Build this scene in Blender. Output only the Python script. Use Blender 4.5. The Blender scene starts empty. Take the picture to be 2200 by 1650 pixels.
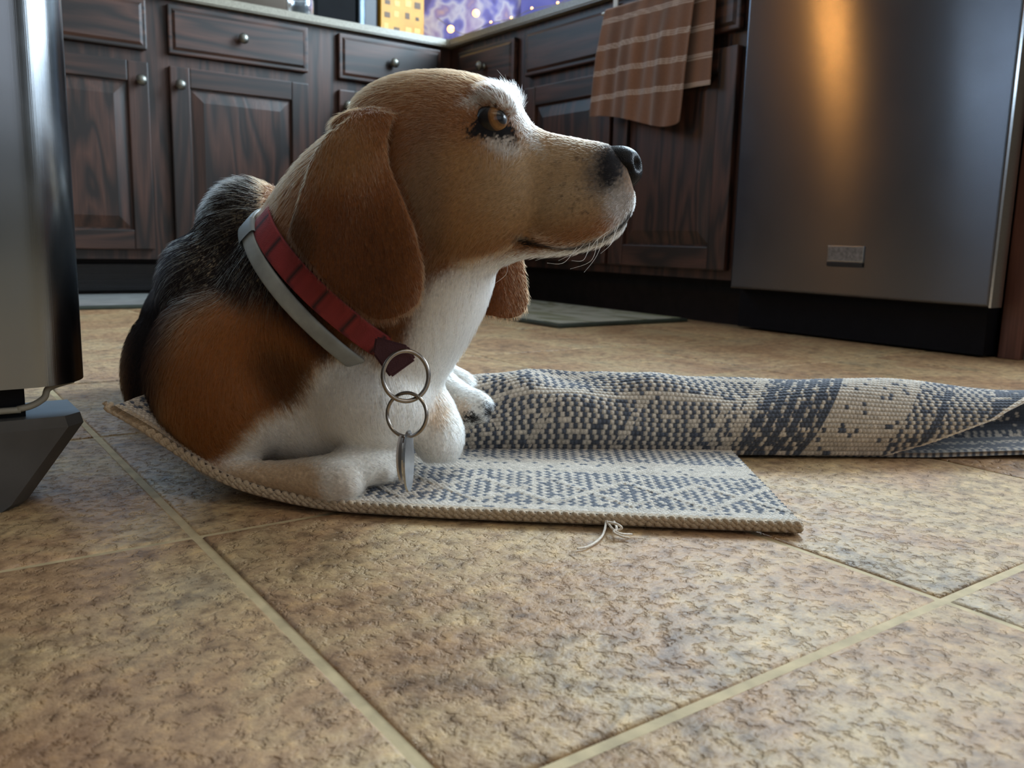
import bpy, bmesh, math, random
import numpy as np
from mathutils import Vector, Matrix
SC = bpy.context.scene
COL = SC.collection
rng = np.random.default_rng(7)
random.seed(7)

# ---------------------------------------------------------------- camera
F_PX, CX, CY = 1847.0, 1100.0, 825.0
CAM = np.array([0.0, 0.0, 0.20])
ROT = np.array([[0.81177226, 0.07679032, -0.57890331],
                [-0.58341633, 0.14996107, -0.79820866],
                [0.02551826, 0.98570529, 0.16653497]])     # camera axes -> room axes
cam_d = bpy.data.cameras.new('camera')
cam = bpy.data.objects.new('camera', cam_d)
COL.objects.link(cam)
cam_d.sensor_width = 36.0
cam_d.lens = 36.0 * F_PX / 2200.0
cam_d.clip_start = 0.02
cam_d.dof.use_dof = True
cam_d.dof.focus_distance = 0.66
cam_d.dof.aperture_fstop = 13.0
cam.matrix_world = Matrix.Translation(Vector(CAM)) @ Matrix(ROT.tolist()).to_4x4()
SC.camera = cam

# ---------------------------------------------------------------- world, light, exposure
SC.view_settings.view_transform = 'Standard'
SC.view_settings.look = 'None'
SC.view_settings.gamma = 1.0
SC.view_settings.use_curve_mapping = False
SC.view_settings.exposure = -0.1
W = bpy.data.worlds.new('world')
SC.world = W
W.use_nodes = True
W.node_tree.nodes['Background'].inputs[0].default_value = (0.55, 0.72, 1.0, 1)
W.node_tree.nodes['Background'].inputs[1].default_value = 0.6

def area(name, loc, direction, sx, sy, power, color, spread=180):
    l = bpy.data.lights.new(name, 'AREA')
    l.shape = 'RECTANGLE'; l.size = sx; l.size_y = sy
    l.energy = power; l.color = color; l.spread = math.radians(spread)
    o = bpy.data.objects.new(name, l); COL.objects.link(o)
    o.location = loc
    o.rotation_euler = Vector(direction).to_track_quat('-Z', 'Z').to_euler()
    return o
# daylight entering through the room's windows (window over the sink, window over the far counter), plus added fill from behind and overhead
area('sink_window_daylight', (2.20, 1.55, 1.58), (-1, 0, -0.12), 1.3, 1.0, 128, (0.66, 0.85, 1.0))
area('patio_door_daylight', (2.22, -0.12, 1.02), (-1, 0, -0.05), 0.60, 1.8, 48, (0.76, 0.89, 1.0))
area('side_window_daylight', (-2.96, 3.02, 1.40), (1, 0, -0.05), 0.22, 1.3, 9, (0.60, 0.80, 1.0))
area('far_window_daylight', (0.30, 3.26, 1.62), (0, -1, -0.1), 1.0, 0.95, 13, (0.46, 0.72, 1.0))
area('rear_fill', (0.3, -2.5, 1.45), (0, 1, -0.12), 2.6, 1.6, 7, (1.0, 0.92, 0.82))  # added fill light, standing for unseen windows behind
area('overhead_fill', (0.35, -0.75, 2.42), (0, 0.1, -1), 1.5, 1.1, 13, (1.0, 0.85, 0.66))  # added overhead fill; the ceiling has no opening
def point(name, loc, power, color, r):
    l = bpy.data.lights.new(name, 'POINT'); l.energy = power; l.color = color; l.shadow_soft_size = r
    o = bpy.data.objects.new(name, l); COL.objects.link(o); o.location = loc
    return o
# warm lamps: two bulbs of a lamp further along the far wall, and small lights under the wall cabinet in the corner
point('lamp_bulb', (-1.098, 3.1, 1.44), 8, (1.0, 0.42, 0.09), 0.05)
point('lamp_bulb', (-1.215, 3.1, 1.44), 8, (1.0, 0.42, 0.09), 0.05)
point('under_cabinet_bulb', (1.55, 2.95, 1.32), 1.6, (1.0, 0.55, 0.2), 0.03)
point('under_cabinet_bulb', (1.85, 2.70, 1.32), 1.4, (1.0, 0.55, 0.2), 0.03)

def P(px, py, d):
    """point seen at (px, py) of the 2200x1650 frame, at camera depth d metres"""
    return CAM + ROT @ np.array([(px - CX) / F_PX * d, (CY - py) / F_PX * d, -d])
def on_z(px, py, z):
    r = ROT @ np.array([px - CX, CY - py, -F_PX]); t = (z - CAM[2]) / r[2]
    return CAM + t * r

# ---------------------------------------------------------------- object helpers
def setp(o, label=None, cat=None, group=None, kind=None):
    if label: o['label'] = label
    if cat: o['category'] = cat
    if group: o['group'] = group
    if kind: o['kind'] = kind
    return o
def empty(name, loc=(0, 0, 0), **k):
    o = bpy.data.objects.new(name, None); COL.objects.link(o); o.location = loc
    o.empty_display_size = 0.05
    return setp(o, **k)
def link(name, me, mat=None, parent=None, smooth=False, **k):
    o = bpy.data.objects.new(name, me); COL.objects.link(o)
    if mat is not None and not me.materials: me.materials.append(mat)
    if parent is not None:
        o.parent = parent
        o.matrix_parent_inverse = Matrix.Translation(-parent_world(parent))
    if smooth: me.polygons.foreach_set('use_smooth', [True] * len(me.polygons))
    return setp(o, **k)
def parent_world(p):
    return Vector(p.location) if p.parent is None else Vector((0, 0, 0))   # parts carry their shape in room coordinates
def mesh(name, verts, faces):
    me = bpy.data.meshes.new(name)
    me.from_pydata([tuple(map(float, v)) for v in verts], [], [tuple(map(int, f)) for f in faces])
    me.update(); return me
def box_bm(bm, x0, x1, y0, y1, z0, z1):
    v = [bm.verts.new((x, y, z)) for z in (z0, z1) for y in (y0, y1) for x in (x0, x1)]
    for f in ((0, 2, 3, 1), (4, 5, 7, 6), (0, 1, 5, 4), (2, 6, 7, 3), (0, 4, 6, 2), (1, 3, 7, 5)):
        bm.faces.new([v[i] for i in f])
def box(name, b, mat, parent=None, bevel=0.0, seg=2, **k):
    bm = bmesh.new(); box_bm(bm, *b)
    if bevel: bmesh.ops.bevel(bm, geom=bm.edges[:], offset=bevel, segments=seg, profile=0.6, affect='EDGES')
    me = bpy.data.meshes.new(name); bm.to_mesh(me); bm.free()
    return link(name, me, mat, parent, **k)
def grid_faces(nu, nv, wrap_u=False, wrap_v=False):
    iu = np.arange(nu if wrap_u else nu - 1); iv = np.arange(nv if wrap_v else nv - 1)
    a, b = np.meshgrid(iu, iv, indexing='ij'); a = a.ravel(); b = b.ravel()
    a1 = (a + 1) % nu; b1 = (b + 1) % nv
    return np.stack([a * nv + b, a1 * nv + b, a1 * nv + b1, a * nv + b1], 1)
def fast_mesh(name, V, Fq):
    me = bpy.data.meshes.new(name)
    V = np.ascontiguousarray(V, np.float32); Fq = np.ascontiguousarray(Fq, np.int32); k = Fq.shape[1]
    me.vertices.add(len(V)); me.vertices.foreach_set('co', V.ravel())
    me.loops.add(Fq.size); me.loops.foreach_set('vertex_index', Fq.ravel())
    me.polygons.add(len(Fq)); me.polygons.foreach_set('loop_start', np.arange(0, Fq.size, k, dtype=np.int32))
    me.polygons.foreach_set('use_smooth', np.ones(len(Fq), bool))
    me.update(calc_edges=True); me.validate(); return me
def set_color(me, C):
    a = me.color_attributes.new('col', 'FLOAT_COLOR', 'POINT')
    a.data.foreach_set('color', np.concatenate([C, np.ones((len(C), 1))], 1).astype(np.float32).ravel())
def catmull(pts, n):
    p = np.asarray(pts, float); k = len(p)
    t = np.linspace(0, k - 1, n); i = np.clip(t.astype(int), 0, k - 2); f = (t - i)[:, None]
    p0 = p[np.clip(i - 1, 0, k - 1)]; p1 = p[i]; p2 = p[i + 1]; p3 = p[np.clip(i + 2, 0, k - 1)]
    return 0.5 * (2 * p1 + (p2 - p0) * f + (2 * p0 - 5 * p1 + 4 * p2 - p3) * f ** 2 + (3 * p1 - p0 - 3 * p2 + p3) * f ** 3)
def tube(pts, rad, ns=10, closed=False, cap=True):
    """swept tube; rad scalar or per point"""
    p = np.asarray(pts, float); n = len(p); rad = np.broadcast_to(np.asarray(rad, float), (n,))
    t = np.gradient(p, axis=0) if not closed else np.roll(p, -1, 0) - np.roll(p, 1, 0)
    t /= np.linalg.norm(t, axis=1)[:, None] + 1e-12
    up = np.array([0, 0, 1.0]) if abs(t[0][2]) < 0.9 else np.array([1.0, 0, 0])
    V = []; nrm = np.cross(t[0], up); nrm /= np.linalg.norm(nrm)
    for i in range(n):
        nrm = nrm - t[i] * (nrm @ t[i]); nrm /= np.linalg.norm(nrm) + 1e-12
        b = np.cross(t[i], nrm)
        a = np.linspace(0, 2 * np.pi, ns, endpoint=False)
        V.append(p[i] + rad[i] * (np.cos(a)[:, None] * nrm + np.sin(a)[:, None] * b))
    V = np.concatenate(V); Fq = grid_faces(n, ns, closed, True).tolist()
    if cap and not closed:
        Fq.append(list(range(ns))[::-1]); Fq.append(list(range((n - 1) * ns, n * ns)))
    return V, Fq
def lathe(profile, axis_o, axis_d, ns=24):
    """profile [(r,h)...] about the axis"""
    d = np.array(axis_d, float); d /= np.linalg.norm(d)
    u = np.cross(d, [0, 0, 1.0] if abs(d[2]) < 0.9 else [1.0, 0, 0]); u /= np.linalg.norm(u); w = np.cross(d, u)
    a = np.linspace(0, 2 * np.pi, ns, endpoint=False)
    V = np.concatenate([np.array(axis_o) + h * d + r * (np.cos(a)[:, None] * u + np.sin(a)[:, None] * w) for r, h in profile])
    return V, grid_faces(len(profile), ns, False, True)

# ---------------------------------------------------------------- materials
def mat(name):
    m = bpy.data.materials.new(name); m.use_nodes = True
    nt = m.node_tree; return m, nt, nt.nodes['Principled BSDF']
def nd(nt, kind, **k):
    n = nt.nodes.new(kind)
    for a, v in k.items():
        if a in n.inputs.keys() if hasattr(n.inputs, 'keys') else False: n.inputs[a].default_value = v
        else: setattr(n, a, v)
    return n
def inp(n, **k):
    for a, v in k.items(): n.inputs[a.replace('_', ' ')].default_value = v
    return n
def ramp(nt, fac, stops):
    r = nt.nodes.new('ShaderNodeValToRGB'); e = r.color_ramp.elements
    while len(e) < len(stops): e.new(0.5)
    for x, (p, c) in zip(e, stops): x.position = p; x.color = (*c, 1) if len(c) == 3 else c
    nt.links.new(fac, r.inputs[0]); return r.outputs[0]
def plain(name, color, rough=0.5, metal=0.0, noise=0.0, nscale=30, bump=0.0, coat=0.0, **k):
    m, nt, b = mat(name)
    inp(b, Base_Color=(*color, 1), Roughness=rough, Metallic=metal)
    if coat: inp(b, Coat_Weight=coat)
    tc = nt.nodes.new('ShaderNodeTexCoord')
    n = nt.nodes.new('ShaderNodeTexNoise'); inp(n, Scale=nscale, Detail=5.0)
    nt.links.new(tc.outputs['Object'], n.inputs['Vector'])
    if noise:
        c0 = tuple(max(0, x * (1 - noise)) for x in color); c1 = tuple(min(1, x * (1 + noise)) for x in color)
        nt.links.new(ramp(nt, n.outputs[0], [(0.3, c0), (0.7, c1)]), b.inputs['Base Color'])
    if bump:
        bp = nt.nodes.new('ShaderNodeBump'); inp(bp, Strength=bump, Distance=0.002)
        nt.links.new(n.outputs[0], bp.inputs['Height']); nt.links.new(bp.outputs[0], b.inputs['Normal'])
    return m
def wood(name, axis, dark=(0.011, 0.0055, 0.004), light=(0.078, 0.031, 0.019), rough=0.45):
    """open-pored dark stained oak, grain along the axis"""
    m, nt, b = mat(name); L = nt.links.new
    tc = nt.nodes.new('ShaderNodeTexCoord'); oi = nt.nodes.new('ShaderNodeObjectInfo')
    add = nt.nodes.new('ShaderNodeVectorMath'); add.operation = 'MULTIPLY_ADD'
    L(oi.outputs['Random'], add.inputs[0]); add.inputs[1].default_value = (3.1, 5.7, 4.3); L(tc.outputs['Object'], add.inputs[2])
    mp = nt.nodes.new('ShaderNodeMapping'); s = [9.0, 9.0, 9.0]; s[axis] = 1.3
    mp.inputs['Scale'].default_value = s; L(add.outputs[0], mp.inputs['Vector'])
    n1 = nt.nodes.new('ShaderNodeTexNoise'); inp(n1, Scale=1.0, Detail=2.0, Distortion=0.6); L(mp.outputs[0], n1.inputs['Vector'])
    # cathedral rings: iso-lines of a slow noise
    mu = nt.nodes.new('ShaderNodeMath'); mu.operation = 'MULTIPLY'; L(n1.outputs[0], mu.inputs[0]); mu.inputs[1].default_value = 14.0
    fr = nt.nodes.new('ShaderNodeMath'); fr.operation = 'PINGPONG'; L(mu.outputs[0], fr.inputs[0]); fr.inputs[1].default_value = 1.0
    mp2 = nt.nodes.new('ShaderNodeMapping'); s2 = [260.0, 260.0, 260.0]; s2[axis] = 9.0
    mp2.inputs['Scale'].default_value = s2; L(add.outputs[0], mp2.inputs['Vector'])
    n2 = nt.nodes.new('ShaderNodeTexNoise'); inp(n2, Scale=1.0, Detail=4.0); L(mp2.outputs[0], n2.inputs['Vector'])
    mx = nt.nodes.new('ShaderNodeMath'); mx.operation = 'MULTIPLY'; L(fr.outputs[0], mx.inputs[0]); L(n2.outputs[0], mx.inputs[1])
    mid = tuple((a + c) / 2 for a, c in zip(dark, light))
    L(ramp(nt, mx.outputs[0], [(0.06, dark), (0.28, mid), (0.62, light)]), b.inputs['Base Color'])
    bp = nt.nodes.new('ShaderNodeBump'); inp(bp, Strength=0.22, Distance=0.0015)
    L(mx.outputs[0], bp.inputs['Height']); L(bp.outputs[0], b.inputs['Normal'])
    inp(b, Roughness=rough, Coat_Weight=0.08, Coat_Roughness=0.3)
    return m
M = {}
M['wood_x'], M['wood_y'], M['wood_z'] = wood('dark_oak_x', 0), wood('dark_oak_y', 1), wood('dark_oak_z', 2)
M['kick'] = plain('dark_toe_kick', (0.012, 0.009, 0.009), 0.55, noise=0.3)
M['endwood'] = wood('red_brown_wood', 2, (0.07, 0.026, 0.018), (0.16, 0.065, 0.045), 0.5)
M['knob'] = plain('aged_pewter', (0.20, 0.195, 0.17), 0.36, 0.9, noise=0.2, nscale=200)
M['kick'].node_tree.nodes['Principled BSDF'].inputs['Specular IOR Level'].default_value = .2
M['counter'] = plain('beige_laminate', (0.30, 0.27, 0.21), 0.28, noise=0.25, nscale=220)
M['wall'] = plain('painted_wall', (0.20, 0.18, 0.155), 0.8, noise=0.06, nscale=12)
M['ceiling'] = plain('ceiling_paint', (0.42, 0.40, 0.37), 0.9, noise=0.04)
M['black'] = plain('black_plastic', (0.006, 0.006, 0.008), 0.35, noise=0.2)
M['matblack'] = plain('matt_black', (0.003, 0.003, 0.004), 0.7, noise=0.2); M['matblack'].node_tree.nodes['Principled BSDF'].inputs['Specular IOR Level'].default_value = .12
M['gap'] = plain('black_recess', (0.004, 0.004, 0.006), 0.6, noise=0.2)
M['gap'].node_tree.nodes['Principled BSDF'].inputs['Specular IOR Level'].default_value = .15
M['white'] = plain('white_plastic', (0.72, 0.70, 0.64), 0.45, noise=0.05)
M['chrome'] = plain('polished_steel', (0.62, 0.62, 0.62), 0.16, 1.0, noise=0.1, nscale=300)

def brushed(name, axis, color, rough, scratch=0.06, smudge=0.25):
    m, nt, b = mat(name); L = nt.links.new
    tc = nt.nodes.new('ShaderNodeTexCoord')
    mp = nt.nodes.new('ShaderNodeMapping'); s = [1400.0] * 3; s[axis] = 6.0
    mp.inputs['Scale'].default_value = s; L(tc.outputs['Object'], mp.inputs['Vector'])
    n = nt.nodes.new('ShaderNodeTexNoise'); inp(n, Scale=1.0, Detail=3.0); L(mp.outputs[0], n.inputs['Vector'])
    n2 = nt.nodes.new('ShaderNodeTexNoise'); inp(n2, Scale=9.0, Detail=6.0, Distortion=0.8); L(tc.outputs['Object'], n2.inputs['Vector'])
    bp = nt.nodes.new('ShaderNodeBump'); inp(bp, Strength=scratch, Distance=0.001)
    L(n.outputs[0], bp.inputs['Height']); L(bp.outputs[0], b.inputs['Normal'])
    r = nt.nodes.new('ShaderNodeMapRange'); L(n2.outputs[0], r.inputs[0])
    r.inputs['From Min'].default_value = 0.35; r.inputs['From Max'].default_value = 0.7
    r.inputs['To Min'].default_value = rough * (1 - smudge); r.inputs['To Max'].default_value = rough * (1 + smudge)
    L(r.outputs[0], b.inputs['Roughness'])
    inp(b, Base_Color=(*color, 1), Metallic=1.0)
    return m, b
M['steel'], _ = brushed('brushed_steel', 2, (0.27, 0.29, 0.31), 0.22)
M['dwsteel'], _b = brushed('brushed_dark_steel', 1, (0.15, 0.155, 0.175), 0.19, 0.03, 0.05)
inp(_b, Anisotropic=0.93, Anisotropic_Rotation=0.25)
_t = M['dwsteel'].node_tree.nodes.new('ShaderNodeTangent'); _t.direction_type = 'RADIAL'; _t.axis = 'Z'
M['dwsteel'].node_tree.links.new(_t.outputs[0], _b.inputs['Tangent'])
M['fridgegrey'] = plain('grey_painted_metal', (0.10, 0.10, 0.10), 0.45, 0.3, noise=0.15)
M['cream'] = plain('cream_trim', (0.36, 0.33, 0.26), 0.5, noise=0.1)

# ---------------------------------------------------------------- floor: embossed tiles with recessed grout
def tile_material():
    m, nt, b = mat('embossed_stone_tile'); L = nt.links.new
    tc = nt.nodes.new('ShaderNodeTexCoord'); oi = nt.nodes.new('ShaderNodeObjectInfo')
    add = nt.nodes.new('ShaderNodeVectorMath'); add.operation = 'MULTIPLY_ADD'
    L(oi.outputs['Random'], add.inputs[0]); add.inputs[1].default_value = (13.0, 29.0, 0); L(tc.outputs['Object'], add.inputs[2])
    def noise(s, d, dist=0.0, ro=0.55):
        n = nt.nodes.new('ShaderNodeTexNoise'); inp(n, Scale=s, Detail=d, Distortion=dist, Roughness=ro); L(add.outputs[0], n.inputs['Vector']); return n.outputs[0]
    big = noise(7, 6, 0.6, 0.62); fine = noise(70, 7, 0.1, 0.68); dark = noise(15, 8, 1.2, 0.7); pit = noise(120, 4, 0.25, 0.6)
    c1 = ramp(nt, big, [(0.30, (0.35, 0.195, 0.100)), (0.46, (0.44, 0.27, 0.145)), (0.58, (0.52, 0.36, 0.195)), (0.72, (0.38, 0.29, 0.185))])
    c2 = ramp(nt, fine, [(0.34, (0.42, 0.37, 0.33)), (0.47, (0.85, 0.83, 0.80)), (0.54, (1.0, 1.0, 0.97)), (0.68, (1.35, 1.33, 1.15))])
    m1 = nt.nodes.new('ShaderNodeMix'); m1.data_type = 'RGBA'; m1.blend_type = 'MULTIPLY'; m1.inputs[0].default_value = 0.9
    L(c1, m1.inputs[6]); L(c2, m1.inputs[7])
    c3 = ramp(nt, dark, [(0.36, (0.50, 0.50, 0.52)), (0.47, (1, 1, 1))])
    m2 = nt.nodes.new('ShaderNodeMix'); m2.data_type = 'RGBA'; m2.blend_type = 'MULTIPLY'; m2.inputs[0].default_value = 0.75
    L(m1.outputs[2], m2.inputs[6]); L(c3, m2.inputs[7]); L(m2.outputs[2], b.inputs['Base Color'])
    pr = ramp(nt, pit, [(0.36, (0, 0, 0)), (0.47, (0.75, 0.75, 0.75)), (0.7, (1, 1, 1))])
    h = nt.nodes.new('ShaderNodeMath'); h.operation = 'MULTIPLY_ADD'; L(fine, h.inputs[0]); h.inputs[1].default_value = 0.55; L(pr, h.inputs[2])
    bp = nt.nodes.new('ShaderNodeBump'); inp(bp, Strength=0.9, Distance=0.0016)
    L(h.outputs[0], bp.inputs['Height']); L(bp.outputs[0], b.inputs['Normal'])
    inp(b, Roughness=0.5, Specular_IOR_Level=0.42)
    return m
M['tile'] = tile_material()
M['grout'] = plain('cream_grout', (0.50, 0.385, 0.215), 0.75, noise=0.22, nscale=60, bump=0.3)
PITCH, GX, GY, GAP = 0.330, 0.153, 0.234, 0.0052
floor = box('floor', (-3.0, 2.24, -2.6, 3.3, -0.05, -0.0016), M['grout'], kind='structure')
tile_bm = bmesh.new()
hs = (PITCH - GAP) / 2
box_bm(tile_bm, -hs, hs, -hs, hs, -0.0055, 0.0)
top = [e for e in tile_bm.edges if all(v.co.z > -0.001 for v in e.verts)]
bmesh.ops.bevel(tile_bm, geom=top, offset=0.0032, segments=3, profile=0.5, affect='EDGES')
tile_me = bpy.data.meshes.new('tile'); tile_bm.to_mesh(tile_me); tile_bm.free()
tile_me.materials.append(M['tile']); tile_me.polygons.foreach_set('use_smooth', [True] * len(tile_me.polygons))
for i in range(-3, 6):
    for j in range(-3, 9):
        cx_, cy_ = GX + (i + 0.5) * PITCH, GY + (j + 0.5) * PITCH
        if cx_ < -0.7 or cy_ > 3.0 or (cx_ < -0.3 and cy_ < 0): continue
        o = bpy.data.objects.new('tile', tile_me); COL.objects.link(o)
        o.location = (cx_, cy_, 0); o.parent = floor
# ---------------------------------------------------------------- room shell
XF, YF = 1.650, 2.690            # cabinet face planes (right run, far run)
XW, YW = 2.240, 3.300            # walls behind them
def wall_with_window(name, axis, pos, a0, a1, w0, w1, z0, z1, H=2.44, t=0.12):
    bm = bmesh.new()
    for (p0, p1, q0, q1) in ((a0, w0, 0, H), (w1, a1, 0, H), (w0, w1, 0, z0), (w0, w1, z1, H)):
        if axis == 0: box_bm(bm, pos, pos + t, p0, p1, q0, q1)
        else: box_bm(bm, p0, p1, pos, pos + t, q0, q1)
    me = bpy.data.meshes.new(name); bm.to_mesh(me); bm.free()
    return link(name, me, M['wall'], kind='structure')
wall_with_window('wall_right', 0, XW, 0.45, 3.42, 0.85, 2.25, 1.06, 2.12)
wall_with_window('wall_right', 0, XW, -2.6, 0.45, -0.85, 0.42, 0.0, 2.05)
df = bmesh.new()
for q_ in ((2.26, 2.32, -0.85, -0.79, 0, 2.05), (2.26, 2.32, 0.36, 0.42, 0, 2.05), (2.26, 2.32, -0.79, 0.36, 1.99, 2.05), (2.26, 2.32, -0.79, 0.36, 0, 0.08), (2.26, 2.32, -0.24, -0.19, 0.08, 1.99)): box_bm(df, *q_)
me = bpy.data.meshes.new('door_1'); df.to_mesh(me); df.free(); link('door_1', me, M['white'], kind='structure')
wall_with_window('wall_far', 1, YW, -3.0, 2.24, -0.25, 0.85, 1.10, 2.14)
wall_with_window('wall_near', 1, -2.72, -3.0, 2.24, -1.1, 1.7, 0.6, 2.3)
wall_with_window('wall_left', 0, -3.12, -2.6, 3.42, 2.88, 3.16, 0.72, 2.08)
box('ceiling', (-3.0, 2.24, -2.6, 3.3, 2.44, 2.54), M['ceiling'], kind='structure')
def window(name, axis, pos, a0, a1, z0, z1):
    f = 0.05; am = (a0 + a1) / 2
    bm = bmesh.new()
    for (p0, p1, q0, q1) in ((a0, a0 + f, z0, z1), (a1 - f, a1, z0, z1), (a0 + f, a1 - f, z0, z0 + f), (a0 + f, a1 - f, z1 - f, z1), (am - .02, am + .02, z0 + f, z1 - f)):
        if axis == 0: box_bm(bm, pos + 0.04, pos + 0.09, p0, p1, q0, q1)
        else: box_bm(bm, p0, p1, pos + 0.04, pos + 0.09, q0, q1)
    me = bpy.data.meshes.new(name); bm.to_mesh(me); bm.free()
    return link(name, me, M['white'], kind='structure')
sk = bmesh.new()
for q_ in ((-0.45, -0.40, -1.35, -0.15, 2.38, 2.44), (1.10, 1.15, -1.35, -0.15, 2.38, 2.44), (-0.40, 1.10, -1.35, -1.30, 2.38, 2.44), (-0.40, 1.10, -0.20, -0.15, 2.38, 2.44)): box_bm(sk, *q_)
me = bpy.data.meshes.new('overhead_fill_frame'); sk.to_mesh(me); sk.free(); link('overhead_fill_frame', me, M['white'], kind='structure')  # unseen frame added round the overhead fill
window('window_1', 0, XW, 0.85, 2.25, 1.06, 2.12)
window('window_2', 1, YW, -0.25, 0.85, 1.10, 2.14)
window('window_3', 1, -2.75, -1.1, 1.7, 0.6, 2.3)

# ---------------------------------------------------------------- cabinet builder (local: a along the run, z up, n outward from the face)
class Run:
    """far run: a = X, out = -Y ; right run: a = Y, out = -X"""
    def __init__(s, far): s.far = far
    def b(s, a0, a1, n0, n1, z0, z1):
        if s.far: return (a0, a1, YF - n1, YF - n0, z0, z1)
        return (XF - n1, XF - n0, a0, a1, z0, z1)
    def pt(s, a, n, z): return (a, YF - n, z) if s.far else (XF - n, a, z)
    def out(s): return (0, -1, 0) if s.far else (-1, 0, 0)
    def grain(s): return M['wood_x'] if s.far else M['wood_y']
def knob(run, a, n, z, parent, r=0.0155):
    V, Fq = lathe([(0.0005, r * 1.75), (r * .45, r * 1.72), (r * .85, r * 1.5), (r, r * 1.2), (r * .85, r * .9), (r * .45, r * .68), (r * .38, r * .3), (r * .62, 0.0)], run.pt(a, n, z), run.out(), 20)
    return link('knob', mesh('knob', V, Fq), M['knob'], parent, smooth=True)
def frustum(name, run, a0, a1, z0, z1, n0, n1, inset, m, parent):
    """raised field: sloped sides from the rim (n0) up to the field (n1)"""
    q = [(a0, n0, z0), (a1, n0, z0), (a1, n0, z1), (a0, n0, z1), (a0 + inset, n1, z0 + inset), (a1 - inset, n1, z0 + inset), (a1 - inset, n1, z1 - inset), (a0 + inset, n1, z1 - inset)]
    V = [run.pt(*p) for p in q]
    Fs = [(4, 5, 6, 7), (0, 1, 5, 4), (1, 2, 6, 5), (2, 3, 7, 6), (3, 0, 4, 7), (3, 2, 1, 0)]
    return link(name, mesh(name, V, Fs), m, parent)
T = 0.019
def drawer(run, a0, a1, z0, z1, parent, knobs=True, name='drawer'):
    d = box(name, run.b(a0, a1, 0.001, T, z0, z1), run.grain(), parent, bevel=0.004)
    frustum('drawer_field', run, a0 + .010, a1 - .010, z0 + .010, z1 - .010, T - .0005, T + .0045, 0.009, run.grain(), d)
    if knobs: knob(run, (a0 + a1) / 2, T + .004, (z0 + z1) / 2, d)
    return d
def door(run, a0, a1, z0, z1, parent, knob_a=None, knob_z=0.605):
    d = box('door', run.b(a0 + .012, a1 - .012, 0.001, .0085, z0 + .012, z1 - .012), M['wood_z'], parent)
    s = 0.056
    for (p0, p1) in ((a0, a0 + s), (a1 - s, a1)): box('stile', run.b(p0, p1, 0.001, T, z0, z1), M['wood_z'], d, bevel=0.0035)
    for (q0, q1) in ((z0, z0 + s), (z1 - s, z1)): box('rail', run.b(a0 + s, a1 - s, 0.001, T - .0008, q0, q1), run.grain(), d, bevel=0.003)
    frustum('raised_panel', run, a0 + s + .004, a1 - s - .004, z0 + s + .004, z1 - s - .004, .0086, .0165, 0.034, M['wood_z'], d)
    if knob_a is not None: knob(run, knob_a, T, knob_z, d)
    return d
def carcass(run, a0, a1, parent, depth=0.585, base=0.114, top=0.843, kick0=None):
    box('body', run.b(a0, a1, -depth, 0.0, base, top), M['wood_z'], parent)
    k0, k1 = kick0 if kick0 else (a0, a1)
    box('toe_kick', run.b(k0, k1, -depth, -0.072, 0.0, base), M['kick'], parent)
FAR, RIGHT = Run(True), Run(False)
g = 'base cabinets'
c = empty('base_cabinet', (0.30, 2.95, 0), label='dark wooden base cabinet partly hidden behind the stainless refrigerator', cat='cabinet', group=g)
carcass(FAR, -0.06, 0.668, c)
drawer(FAR, -0.02, 0.640, 0.697, 0.832, c)
door(FAR, 0.305, 0.640, 0.142, 0.664, c, knob_a=0.617, knob_z=0.612)
door(FAR, -0.04, 0.295, 0.142, 0.664, c, knob_a=-0.015, knob_z=0.612)
c = empty('base_cabinet', (0.92, 2.95, 0), label='dark oak base cabinet with one drawer over one door left of the dog', cat='cabinet', group=g)
carcass(FAR, 0.668, 1.165, c)
drawer(FAR, 0.698, 1.118, 0.697, 0.832, c)
door(FAR, 0.698, 1.118, 0.142, 0.664, c, knob_a=0.723, knob_z=0.612)
c = empty('base_cabinet', (1.55, 2.95, 0), label='dark base cabinet with a drawer in the far corner behind the dog head', cat='cabinet', group=g)
carcass(FAR, 1.165, 2.225, c, kick0=(1.165, 1.72))
drawer(FAR, 1.222, 1.600, 0.693, 0.832, c)
door(FAR, 1.222, 1.600, 0.142, 0.660, c, knob_a=1.245, knob_z=0.610)
c = empty('base_cabinet', (1.95, 2.45, 0), label='narrow dark cabinet with one short drawer right of the counter corner', cat='cabinet', group=g)
carcass(RIGHT, 2.250, 2.685, c, depth=0.575)
drawer(RIGHT, 2.285, 2.610, 0.684, 0.818, c)
door(RIGHT, 2.285, 2.610, 0.137, 0.655, c, knob_a=2.31, knob_z=0.60)
c = empty('sink_cabinet', (1.95, 1.82, 0), label='wide dark sink cabinet with false drawer front and two doors beside the dishwasher', cat='cabinet', group=g)
carcass(RIGHT, 1.376, 2.250, c, depth=0.575)
drawer(RIGHT, 1.395, 2.226, 0.690, 0.824, c, knobs=False, name='false_drawer_front')
door(RIGHT, 1.826, 2.226, 0.137, 0.656, c, knob_a=1.853, knob_z=0.598)
door(RIGHT, 1.395, 1.812, 0.137, 0.656, c)
# end panel on the far side of the dishwasher
e = box('end_panel', (1.700, 2.225, 0.735, 0.775, 0.0, 0.843), M['endwood'], bevel=0.002, label='red brown wooden end panel standing right of the dishwasher', cat='cabinet panel')
box('trim_1', (1.715, 2.235, 0.60, 0.734, 0.0, 0.845), M['wall'], kind='structure')
# vent in the toe kick under the far cabinets
vt = empty('toe_kick_vent', (0.50, 2.757, 0.055), label='black louvred vent in the toe kick beside the refrigerator', cat='vent')
box('vent_frame', (0.36, 0.66, 2.7545, 2.7615, 0.018, 0.098), M['black'], vt, bevel=0.002)
for k in range(4): box('vent_slat', (0.375, 0.645, 2.7505, 2.7543, 0.026 + k * .018, 0.034 + k * .018), M['black'], vt)

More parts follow.
